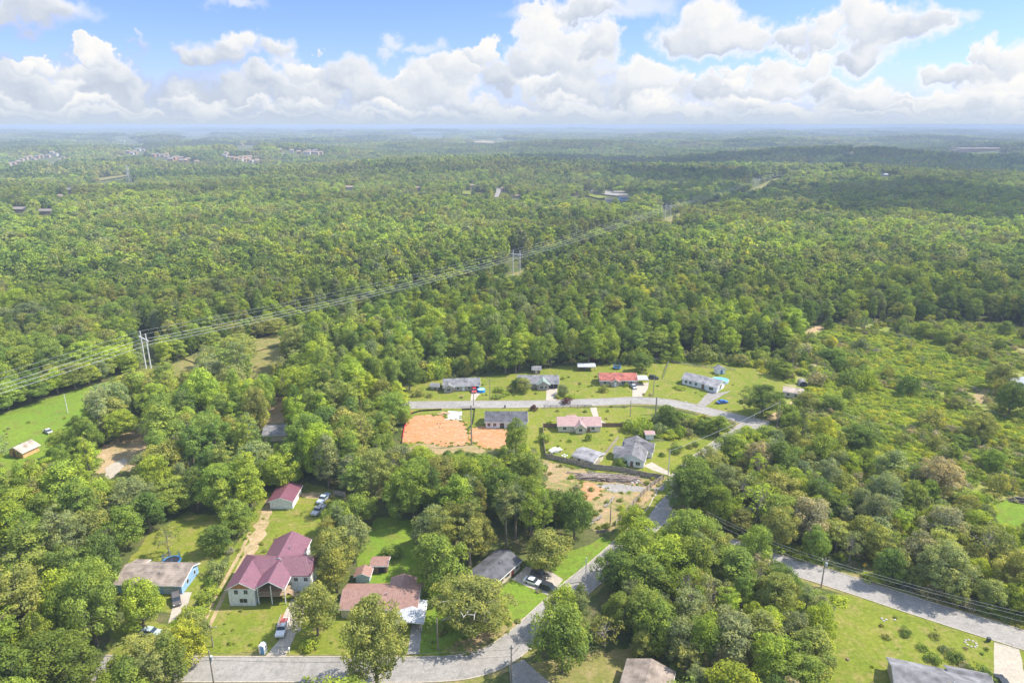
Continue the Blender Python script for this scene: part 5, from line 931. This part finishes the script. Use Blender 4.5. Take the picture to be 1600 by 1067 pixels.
# trees that stand out in the photograph: crown middle x, foot y, height, radius, kind, tint, label
NOTABLE = [
 (590, 1078, 23, 7.2, 'round', 'olive green', 'big olive tree standing over the street in front of the brown roof'),  # not a pine: broadleaf crown tinted olive
 (741, 988, 14, 8.8, 'spread', 'olive green', 'storm-broken spreading tree with bare grey limbs between two front lawns'),
 (691, 925, 16, 6.2, 'round', 'mid green', 'large round tree beside the lush back lawn'),
 (855, 888, 11, 5.4, 'round', 'olive green', 'rounded tree above the parked white sedan'),
 (878, 1050, 17, 5.6, 'round', 'mid green', 'tree on the street corner opposite the parked cars'),
 (880, 985, 12, 4.0, 'round', 'bright green', 'small bright tree behind the corner tree, beside the rising street'),
 (497, 992, 13.5, 4.7, 'round', 'olive green', 'olive cedar-like tree beside the pickup with ladders'),
 (522, 893, 13, 5.2, 'round', 'olive green', 'thick tree touching the red metal roof'),
 (550, 868, 12, 5.2, 'round', 'grey-green', 'grey-green tree at the back corner of the lush lawn'),
 (530, 832, 10, 4.4, 'round', 'mid green', 'low tree midway along the row behind the red roof'),
 (563, 818, 10, 4.4, 'round', 'mid green', 'low tree at the head of the lush lawn'),
 (440, 765, 13, 5.4, 'round', 'bright green', 'bright tree right behind the red roofed garage'),
 (392, 800, 16, 5.0, 'tall', 'bright green', 'tall bright tree beside the head of the sandy track'),
 (372, 835, 11, 4.4, 'round', 'mid green', 'leafy tree halfway down the sandy track'),
 (343, 862, 8.5, 4.2, 'round', 'dark green', 'dark low tree on the back lawn edge by the track'),
 (226, 985, 14, 4.6, 'round', 'bright green', 'bright tree in front of the blue walled house'),
 (152, 1008, 22, 7.0, 'round', 'mid green', 'tall dense dark tree next to the blue walled house'),
 (50, 1015, 24, 7.0, 'pine', 'olive green', 'huge pine with a long grey trunk at the wood edge'),
 (112, 905, 22, 6.4, 'pine', 'grey-green', 'grey-green pine behind the tall dense tree'),
 (265, 868, 9.5, 3.4, 'sparse', 'olive green', 'half-bare conifer on the back lawn behind the trampoline'),
 (298, 1040, 12, 3.7, 'round', 'yellow-green', 'yellow-green tree at the street end of the sandy track'),
 (240, 1055, 11, 6.0, 'pine', 'olive green', 'spreading olive tree beyond the parked hatchback'),
 (897, 842, 15, 4.9, 'round', 'dark green', 'dark rounded tree below the cleared lot'),
 (806, 710, 14, 3.9, 'round', 'mid green', 'tree hiding part of the new charcoal roofed house'),
 (1190, 648, 13, 8.2, 'round', 'dark green', 'wide dark oak beside the blue hatchback lawn'),
 (1236, 584, 21, 4.2, 'pine', 'olive green', 'lone pine with a long bare trunk beyond the tan house'),
 (1080, 800, 16, 8.0, 'round', 'dark green', 'wide dark tree leaning over the bend in the street'),
 (968, 730, 3, 2.2, 'shrub', 'dark green', 'low clipped bush under the grey gable'),
 (944, 612, 3, 1.8, 'shrub', 'olive green', ''), 
 (818, 612, 6.5, 3.6, 'round', 'olive green', 'ornamental tree in front of the gabled double garage house'),
 (810, 606, 5, 3.2, 'round', 'dark green', 'dark ornamental tree at the end of the gabled house'),
 (880, 617, 5, 2.6, 'round', 'grey-green', 'small grey-green tree beside the double garage drive'),
 (1003, 580, 9, 4.6, 'round', 'dark green', 'dark tree behind the white carport'),
 (1040, 565, 6, 3, 'round', 'mid green', 'small tree by the back yard fence'),
 (1122, 680, 8.5, 4.0, 'tall', 'mid green', 'cone-shaped tree in the overgrown lot by the crossing'),
 (985, 672, 4, 3, 'shrub', 'mid green', ''), (1045, 668, 9, 4.4, 'round', 'dark green', 'dark evergreen in the middle of the overgrown lot'),
 (610, 610, 16, 4.6, 'tall', 'bright green', 'tall bright tree at the hidden end of the upper street'),
 (640, 610, 15, 4.6, 'round', 'dark green', 'dark tree overhanging the end of the upper street'),
 (1340, 700, 9, 6.2, 'round', 'dark green', 'broad dark tree in the middle of the rough ground'),
 (1527, 690, 12, 6.4, 'round', 'olive green', 'big dome-shaped tree on the rough slope'),
 (1575, 650, 15, 6.4, 'round', 'dark green', 'dark tree in front of the far white gable'),
 (1560, 610, 13, 5.6, 'round', 'olive green', 'olive tree shading the far white gable'),
 (1300, 640, 7, 5, 'round', 'mid green', 'low wide tree above the small tan house'),
]
NOTABLE += [(958, 925, 12, 4.8, 'round', 'dark green', 'dark tree crowding the rising street below the bend'), (990, 905, 14, 5.5, 'round', 'mid green', 'first of the big trees between the two streets'), (1003, 868, 11, 4.8, 'round', 'bright green', 'bright leafy tree over the inner road edge'), (985, 835, 9.5, 3.8, 'round', 'bright green', 'bright tree at the end of the slanting board fence'),
 (1040, 915, 14, 6.2, 'round', 'bright green', 'broad bright tree in the middle of the roads triangle'), (1075, 872, 15, 7.2, 'round', 'mid green', 'great spreading tree hiding the road fork'), (1112, 880, 10, 5.0, 'round', 'olive green', 'olive tree just short of the lower road'), (1150, 900, 9, 4.6, 'round', 'dark green', 'dark tree crowding the lower road'), (1185, 905, 7.5, 4.2, 'sparse', 'khaki brown', 'half-dead brown tree leaning to the lower road'), (1215, 925, 8, 4.4, 'round', 'dark green', 'dark bushy tree beside the lower road lawn'),
 (1078, 762, 12, 5.2, 'round', 'mid green', 'tree over the street just above the bend'), (1108, 745, 11, 5.2, 'round', 'olive green', 'olive tree hiding the middle of the rising street'), (1137, 722, 11, 5.0, 'round', 'mid green', 'tree leaning over the rising street from the rough ground'), (1163, 704, 9.5, 4.6, 'round', 'bright green', 'bright tree below the street crossing'), (1195, 700, 9, 4.4, 'round', 'mid green', 'leafy tree opposite the street crossing'), (1230, 660, 8, 4.2, 'round', 'mid green', 'tree crowding the gravel drive'), (1258, 640, 8, 4.0, 'round', 'olive green', 'olive tree before the tan cottage'),
 (246, 640, 13, 6, 'round', 'mid green', 'first leafy tree in front of the first pylon'), (190, 690, 13, 6.5, 'round', 'bright green', 'bright wide tree at the meadow end'), (345, 645, 14, 7, 'round', 'bright green', 'bright spreading tree before the power line cutting'), (300, 625, 13, 6, 'round', 'olive green', 'olive tree below the power line'), (470, 600, 15, 7, 'round', 'mid green', 'wide tree beyond the power line cutting'), (485, 555, 15, 7, 'round', 'dark green', 'dark wide tree near the head of the cutting')]
for (px, py, h, r, kind, tn, lb) in NOTABLE:
    x, y = G(px, py); c = TINTS[tn]; j = rnd.uniform(.95, 1.08); trees.append(dict(x=x, y=y, h=h, r=r, kind=kind, tint=tuple(q*j for q in c), tn=tn, label=lb, star=True))
for (px, py, h, r, tn, lb) in lawn_shrubs:
    x, y = G(px, py); trees.append(dict(x=x, y=y, h=h, r=r, kind='shrub', tint=TINTS[tn], tn=tn if tn[:3] != 'red' else 'purple', label=lb or None, star=True))
def in_px(px, py, poly): return pip(px, py, poly)
ROUGH = [(1225, 560), (1262, 515), (1330, 500), (1420, 508), (1480, 500), (1660, 520), (1700, 850), (1540, 800), (1440, 770), (1330, 745), (1260, 690)]
YOUNG = [(1000, 1100), (1000, 960), (940, 900), (1000, 790), (1080, 740), (1200, 680), (1260, 690), (1440, 770), (1700, 830), (1700, 1100)]
EDGE = [(640, 600), (660, 575), (1230, 555), (1240, 600), (1180, 575), (880, 565), (700, 590), (650, 605)]
LOTS = [(960, 660), (1010, 640), (1060, 645), (1180, 665), (1120, 690), (1050, 690), (1020, 680), (965, 700)]
HEDGE = [(300, 1000), (330, 930), (355, 870), (395, 795), (380, 790), (330, 860), (300, 940), (270, 1000)]
W_BROAD = {'dark green': 3, 'mid green': 5, 'bright green': 2.6, 'olive green': 2.5, 'grey-green': 1.5, 'yellow-green': .25}
W_CENTRE = {'dark green': 3, 'mid green': 5, 'bright green': 3, 'olive green': 1.5, 'grey-green': 1.5, 'yellow-green': .25}
W_YOUNG = {'mid green': 3, 'bright green': 3, 'yellow-green': .9, 'olive green': 4, 'grey-green': 3.5, 'khaki brown': .9, 'dark green': .6}
W_ROUGH = {'mid green': 4, 'bright green': 2.5, 'yellow-green': .8, 'olive green': 5, 'grey-green': 1.5, 'khaki brown': .8, 'dark green': 2}
# candidates on a jittered grid; spacing follows the kind of wood
NB = {}
def free(x, y, r):
    gx_, gy_ = int(x//10), int(y//10)
    for i in (-1, 0, 1):
        for j in (-1, 0, 1):
            for (a, b, c) in NB.get((gx_+i, gy_+j), ()):
                if (a-x)**2+(b-y)**2 < ((r+c)*.47)**2: return False
    return True
def occupy(x, y, r): NB.setdefault((int(x//10), int(y//10)), []).append((x, y, r))
for t in trees: occupy(t['x'], t['y'], t['r'])
from mathutils import noise as mn
def stand(x, y, s=1.0, o=0.0): return mn.noise(Vector((x*.011*s+o, y*.011*s, o)))*1.6+mn.noise(Vector((x*.03*s, y*.03*s+o, 3+o)))*.5
def wander(x, y, s): return math.sin(x*.021*s+1.1)*math.sin(y*.017*s+.6)+.6*math.sin((x*.7+y)*.035*s+2.2)
cand = []
y = 84.0
while y < 1500:
    half = y*.80+45; stp = 5.0 if y < 420 else (6.2 if y < 800 else 8.2); x = -half
    while x < half: cand.append((x+rnd.uniform(-.48, .48)*stp, y+rnd.uniform(-.48, .48)*stp)); x += stp
    y += stp
rnd.shuffle(cand)
def line_dist(x, y):
    best = 1e9
    for (ax, ay), (bx, by) in zip(LT, LT[1:]):
        dx, dy = bx-ax, by-ay; k = max(0, min(1, ((x-ax)*dx+(y-ay)*dy)/(dx*dx+dy*dy))); best = min(best, math.hypot(x-ax-k*dx, y-ay-k*dy))
    return best
for (x, y) in cand:
    if blocked(x, y): continue
    z = hgt(x, y); p = proj(x, y, z)
    px, py = p[0], p[1]; w = wander(x, y, 1); far = y > 420
    if in_px(px, py, ROUGH):
        if rnd.random() > (.42 if stand(x, y, 2.2, 4.4) > .05 else .08): continue
        kind = rnd.choices(['round', 'sparse', 'shrub'], [4, 3, 4])[0]; h = rnd.uniform(3, 9); r = h*rnd.uniform(.36, .55); W = W_ROUGH
    elif in_px(px, py, YOUNG) or (y < 150 and x > 20):
        kind = rnd.choices(['round', 'tall', 'pine', 'sparse'], [7, 2.5, 2, 2.6])[0]; h = rnd.uniform(6.5, 14); r = h*rnd.uniform(.3, .42); W = W_YOUNG
    elif in_px(px, py, EDGE) or in_px(px, py, LOTS) or in_px(px, py, HEDGE):
        kind = rnd.choices(['round', 'shrub'], [3, 2])[0]; h = rnd.uniform(3.5, 7.5); r = h*.5; W = W_ROUGH if w > 0 else W_BROAD
    elif py > 380 and px > 480 and px < 1250 and y > 270:
        kind = rnd.choices(['round', 'tall', 'pine'], [4, 6, 1])[0]; h = rnd.uniform(15, 22); r = rnd.uniform(3.6, 5.4); W = W_CENTRE
    else:
        s1, s2 = stand(x, y), stand(x, y, 1.3, 9.3)
        kind = rnd.choices(['round', 'tall', 'pine', 'sparse'], [6, 6 if s2 > .3 else 1.5, 9 if s1 > .35 else 1, .3])[0]; h = rnd.uniform(12, 19) if kind != 'pine' else rnd.uniform(16, 23); r = rnd.choice((rnd.uniform(3.2, 5), rnd.uniform(4.5, 6.5), rnd.uniform(6, 8.6))) if kind == 'round' else rnd.uniform(3.4, 4.8)
        W = dict(W_BROAD); h += 2.5*s2
        if s1 > .35: W = {'olive green': 6, 'grey-green': 4, 'mid green': 2.5}
        elif s1 < -.4: W = {'dark green': 7, 'mid green': 4, 'olive green': 1}
        if s2 > .35: W['bright green'] = 8; W['yellow-green'] = .35
    if y > 420: r *= 1.18
    if abs(line_dist(x, y)) < 26 and h > 12: h = rnd.uniform(9, 12.5)
    if y > 800: r *= 1.12
    if rnd.random() < .16: r *= 1.4; h *= 1.12
    elif rnd.random() < .2: r *= .72; h *= .85
    ok = False
    for q in (1, .7, .48):
        if cover(x, y, h*q+z, r*q) < .05: ok = True; break
    if not ok: continue
    h *= q; r *= q
    if q < .6 and kind != 'shrub': kind = 'round'
    if h < 4.5: kind = 'shrub'
    if not free(x, y, r): continue
    occupy(x, y, r); tn, c = pick_tint(rnd, W); f_ = max(.72, min(1.3, 1+.26*stand(x, y, .45, 20.5))); c = tuple(q*f_ for q in c)
    trees.append(dict(x=x, y=y, h=h, r=r, kind=kind, tint=c, tn=tn, label=None, star=False))
for t in trees:
    if t['kind'] in ('round', 'spread') and t['r'] > 6.3 and t['y'] < 430: t['kind'] = 'great'
    if t['kind'] == 'pine' and t['r'] > 5.5: t['kind'] = 'pinewood'
for t in trees:
    p = proj(t['x'], t['y'], t['h']*.6); t['px'] = p[0]; t['py'] = p[1]; t['size'] = t['r']*p[2]; t['rz'] = rnd.uniform(0, 6.28)
    t['in'] = -t['size'] < p[0] < 1600+t['size'] and 195 < p[1] < 1067+t['size']*.6 and p[1]-t['h']*.35*p[2] < 1060
def rows(ts, lod):
    out = []
    for t in ts:
        k = t['kind']; i = random.Random(int(t['x']*13+t['y']*7)).randrange(VARIANTS[k]); H, Rr = DEF_H[k], DEF_R[k]; e = 1.05
        out.append((t['x'], t['y'], hgt(t['x'], t['y'])-.1, t['rz'], t['r']/Rr*e, t['r']/Rr*e, t['h']/H, IDX[(lod, k, i)], *t['tint']))
    return out
cands = sorted([t for t in trees if t['in'] and t['kind'] != 'shrub'], key=lambda t: (not t['star'], -t['size']*(1 if t['py'] > 420 else .3)))
single = cands[:300]; sset = set(map(id, single)); bush = sorted([t for t in trees if t['kind'] == 'shrub' and t['in'] and t['y'] < 330 and (t['star'] or not in_px(*proj(t['x'], t['y'], 0)[:2], ROUGH))], key=lambda t: not t['star'])[:90]
sset |= set(map(id, bush)); rest = [t for t in trees if id(t) not in sset]
# landmarks the labels lean on
MARKS = [('red roofed house', 430, 900), ('red roofed garage', 440, 780), ('blue walled house', 250, 905), ('brown roofed house', 600, 930), ('charcoal roofed house', 775, 885), ('parked white sedan', 835, 905), ('storm-broken tree', 741, 975), ('cleared lot', 950, 775), ('wood pile', 945, 747), ('street bend', 1040, 775),
 ('orange clay plot', 680, 675), ('new charcoal house', 790, 660), ('pink roofed house', 905, 665), ('grey gabled house', 1003, 712), ('small tan house', 1240, 612), ('street crossing', 1185, 660), ('far ranch house', 720, 603), ('double garage house', 845, 600), ('red roofed ranch', 965, 595), ('white angled house', 1098, 600),
 ('first pylon', 229, 585), ('bright meadow', 60, 670), ('orange walled barn', 30, 708), ('sandy yard', 195, 700), ('power line cutting', 420, 560), ('hidden grey roof', 425, 680), ('road pole', 1285, 910), ('planted lawn', 1440, 985), ('taupe roof', 1005, 1050), ('dark corner roof', 1460, 1050), ('far white gable', 1592, 605), ('stacked timber', 1590, 782), ('lush back lawn', 615, 860), ('asphalt strip', 10, 868), ('portable toilet', 411, 1015), ('lone pine', 1236, 580), ('bare slope', 1270, 515), ('parked hatchback', 235, 990), ('second pylon', 805, 433)]
MG = [(n, *G(a, b)) for n, a, b in MARKS]
ORD = ['first', 'second', 'third', 'fourth', 'fifth', 'sixth', 'seventh', 'eighth', 'ninth', 'tenth', 'eleventh', 'twelfth', 'thirteenth', 'fourteenth', 'fifteenth', 'sixteenth', 'seventeenth', 'eighteenth']
def label_all(ts, noun):
    grp = {}
    for t in ts:
        if t['label']: continue
        ds = sorted((math.hypot(a-t['x'], b-t['y']), n, a, b) for n, a, b in MG); m1 = ds[0]
        m2 = min((m for m in ds[1:7]), key=lambda m: -((m[2]-m1[2])*(t['x']-m1[2])+(m[3]-m1[3])*(t['y']-m1[3]))/(math.hypot(m[2]-m1[2], m[3]-m1[3])*max(m1[0], .1)))
        shape = {'round': 'round', 'tall': 'tall narrow', 'pine': 'pine-like', 'spread': 'spreading', 'great': 'very broad', 'pinewood': 'big pine-like', 'shrub': 'low', 'sparse': 'thin-leaved'}[t['kind']]
        if t['kind'] == 'round': shape = 'large round' if t['r'] > 4.8 else ('small round' if t['r'] < 3.3 else 'round')
        grp.setdefault((t['tn'], shape, m1[1], m2[1]), []).append((m1[0], t))
    for (tn, sh, a, b), l in grp.items():
        l.sort(key=lambda q: q[0])
        for i, (_, t) in enumerate(l): t['label'] = '%s %s %s, %s out from %s towards %s' % (tn, sh, noun, ORD[min(i, 17)], a, b)
label_all(single, 'tree'); label_all(bush, 'bush')
for t in single+bush:
    k = t['kind']; i = random.Random(int(t['x']*13+t['y']*7)).randrange(VARIANTS[k]); H, Rr = DEF_H[k], DEF_R[k]; cr, tr = NEAR[k][i]
    nm = 'bush' if k == 'shrub' else ('pine_tree' if k in ('pine', 'pinewood') else 'broadleaf_tree')
    e = empty(nm, (t['x'], t['y'], -.1), t['rz'], t['label'], 'bush' if k == 'shrub' else 'tree', 'bushes round the yards' if k == 'shrub' else 'trees of the near woods and yards'); e.scale = (t['r']/Rr*1.05, t['r']/Rr*1.05, t['h']/H)
    for part, me in (('crown', cr), ('trunk', tr)):
        o = bpy.data.objects.new(part, me); COL.objects.link(o); o.parent = e
        if part == 'crown': o['tint'] = t['tint']
    if t['label'].startswith('storm-broken'):
        rb = random.Random(4); mb = MB()
        for k in range(8):
            a = rb.uniform(3.2, 5.6); p = Vector((rb.uniform(-1, 1), rb.uniform(-1, 1), rb.uniform(6, 10))); d = Vector((math.cos(a), math.sin(a), rb.uniform(.05, .45))); L_ = rb.uniform(6.5, 8.6); mid_ = p+d*L_*.5+Vector((0, 0, .6)); end = p+d*L_; mb.tube([p, mid_, end], [.2, .13, .05], 5)
            for _ in range(5):
                q_ = p.lerp(end, rb.uniform(.4, 1)); e_ = Vector((rb.uniform(-1, 1), rb.uniform(-1, 1), rb.uniform(-.2, 1)))*rb.uniform(1, 2.2); mb.tube([q_, q_+e_*.6, q_+e_], [.11, .08, .04], 4)
        lb_ = mb.build('dead_limb', mat('bleached_wood', (.42, .39, .34), .95), e); lb_.scale = (1/e.scale[0], 1/e.scale[1], 1/e.scale[2]); lb_.rotation_euler = (0, 0, -t['rz'])
near = [t for t in rest if t['y'] < 430]; mid = [t for t in rest if t['y'] >= 430]
scatter('woodland', rows(near, 'near'), PC['near'], 'mixed green woodland filling in between the single trees')
scatter('forest', rows(mid, 'mid'), PC['mid'], 'unbroken green forest beyond the houses and the power line')
# far forest: patches of canopy, larger ones far out
pts = []
def lay(y0, y1, size):
    y = y0
    while y < y1:
        x = -y*.86-60
        while x < y*.86+60:
            a, b = x+rnd.uniform(-.2, .2)*size, y+rnd.uniform(-.2, .2)*size; x += size*.9
            if blocked(a, b, 0) : continue
            z = hgt(a, b); q = size/50; zs = rnd.uniform(.8, 1.15)*(1 if size < 60 else 1.1); t = proj(a, b, z+14*zs); lo = proj(a, b, z)
            cx, cy = int(t[0]/4), int((t[1]*.6+lo[1]*.4)/4); w = max(1, int(size*.35*t[2]/4)); w = min(w, 3)
            if 0 <= cx < 400 and 0 <= cy < 267 and CLEAR[max(0, cy-1):cy+2, max(0, cx-w):cx+w+1].mean() > .16: continue
            wv = stand(a, b, .32); W = {'dark green': 1.5, 'mid green': 5, 'olive green': 3, 'grey-green': 2, 'bright green': 1.5}
            if wv > .3: W = {'olive green': 8, 'bright green': 2, 'mid green': 2}
            if wv < -.35: W = {'dark green': 9, 'mid green': 3}
            tn, c = pick_tint(rnd, W); f_ = max(.7, min(1.25, 1+.3*stand(a, b, .15, 20.5))); c = tuple(q_*f_ for q_ in c); pts.append((a, b, z, rnd.choice((0, 1.57, 3.14, 4.71))+rnd.uniform(-.2, .2), q, q, zs, rnd.randrange(6), *c))
        y += size*.9
lay(1480, 3600, 50); lay(3600, 8000, 110); lay(8000, 15000, 260)
scatter('distant_forest', pts, PC['patch'], 'hazy forest rolling away to the horizon')
# scrub on the rough ground and along the wood edges
sp = []
CUTLOT = [(850, 720), (930, 740), (1035, 750), (1030, 768), (1010, 790), (965, 825), (925, 830), (915, 780), (850, 770)]
for region, dens, W in ((ROUGH, 2.1, W_ROUGH), (EDGE, 2.6, W_ROUGH), (HEDGE, 2.0, W_BROAD), (LOTS, 2.2, W_ROUGH), (YOUNG, 3.4, W_YOUNG)):
    gp = [G(*q) for q in region]; x0, x1, y0, y1 = min(p[0] for p in gp), max(p[0] for p in gp), min(p[1] for p in gp), max(p[1] for p in gp)
    y = y0
    while y < y1:
        x = x0
        while x < x1:
            a, b = x+rnd.uniform(-.5, .5)*dens, y+rnd.uniform(-.5, .5)*dens; x += dens
            if not pip(a, b, gp) or blocked(a, b): continue
            w = wander(a*3.1, b*3.1, 1)
            if region is ROUGH and w > .75 and rnd.random() < .8: continue
            h = rnd.uniform(.5, 2.0)*(1 if w < 0 else 1.3); r = rnd.uniform(1.2, 2.8)
            if cover(a, b, h, r) > .1: continue
            Wl = dict(W)
            if w > .6: Wl['khaki brown'] = 6
            elif w < .1: Wl = {'yellow-green': 3, 'bright green': 7, 'mid green': 3}
            tn, c = pick_tint(rnd, Wl); sp.append((a, b, -.1, rnd.uniform(0, 6.28), r/2.2, r/2.2, h/3, IDX[('near', 'shrub', rnd.randrange(4))], *c))
        y += dens
for poly, n, hh in ((CUTLOT, 70, .6), ([(655, 622), (690, 592), (1160, 580), (1160, 650), (860, 630)], 120, .5), ([(850, 710), (850, 640), (1000, 640), (940, 730)], 60, .4), ([(1310, 930), (1700, 1050), (1700, 1120), (1300, 1120)], 40, .3), ([(318, 1022), (392, 800), (540, 800), (545, 1022)], 90, .35), ([(660, 1022), (660, 920), (870, 925), (735, 1022)], 70, .5), ([(205, 600), (0, 650), (0, 715), (150, 690)], 80, .5)):
    g_ = [G(*q) for q in poly]; x0, x1, y0, y1 = min(p[0] for p in g_), max(p[0] for p in g_), min(p[1] for p in g_), max(p[1] for p in g_); m_ = 0
    while m_ < n:
        m_ += 1; a, b = rnd.uniform(x0, x1), rnd.uniform(y0, y1)
        if not pip(a, b, g_): continue
        q = proj(a, b, 0); on = any(k[0] <= a <= k[1] and k[2] <= b <= k[3] and k[5] and pip(a, b, k[4]) for k in KEEP)
        if on: continue
        tn, c = pick_tint(rnd, {'olive green': 3, 'mid green': 3, 'bright green': 2, 'khaki brown': 1}); s_ = rnd.uniform(.5, 1.5)*hh; sp.append((a, b, -.1, rnd.uniform(0, 6.28), s_*.6, s_*.6, s_*.5, IDX[('near', 'shrub', rnd.randrange(4))], *c))
for nm_, stp_ in (('clay_pad', .8), ('yard', 1.2), ('gravel_pad', 1.1), ('bare_patch', 1.5)):
    for o in list(COL.objects):
        if not o.name.startswith(nm_) or o.type != 'MESH': continue
        vs = [v.co.copy() for v in o.data.vertices]
        for i in range(len(vs)):
            p_, q_ = vs[i], vs[(i+1) % len(vs)]
            for k in range(max(1, int((q_-p_).length/stp_))):
                c_ = p_.lerp(q_, rnd.random()); 
                if rnd.random() < .35: continue
                tn, c = pick_tint(rnd, {'olive green': 3, 'mid green': 3, 'bright green': 3}); s_ = rnd.uniform(.2, .75); sp.append((c_.x+rnd.uniform(-.6, .6), c_.y+rnd.uniform(-.6, .6), -.05, rnd.uniform(0, 6.28), s_*.45, s_*.45, s_*.22, IDX[('near', 'shrub', rnd.randrange(4))], *c))
scatter('undergrowth', sp, PC['near'], 'tangled scrub, vines and brambles on the rough ground and wood edges')
print('TREES', len(trees), len(single), len(bush), len(near), len(mid), len(pts), len(sp))
# ------------------------------------------------------------------ air
def haze():
    mb = MB().box(-33500, 33500, -33500, 33500, -80, 111.5)
    m = bpy.data.materials.new('haze'); m.use_nodes = True; t = NT(m.node_tree); t.n.clear()
    v = t.new('ShaderNodeVolumePrincipled'); v.inputs['Color'].default_value = (.55, .65, .77, 1); v.inputs['Density'].default_value = HAZE; v.inputs['Anisotropy'].default_value = 0
    o = t.new('ShaderNodeOutputMaterial'); t.l.new(v.outputs[0], o.inputs['Volume'])
    tag(mb.build('haze', m), kind='stuff', label='pale blue summer haze over the far woods')
haze()
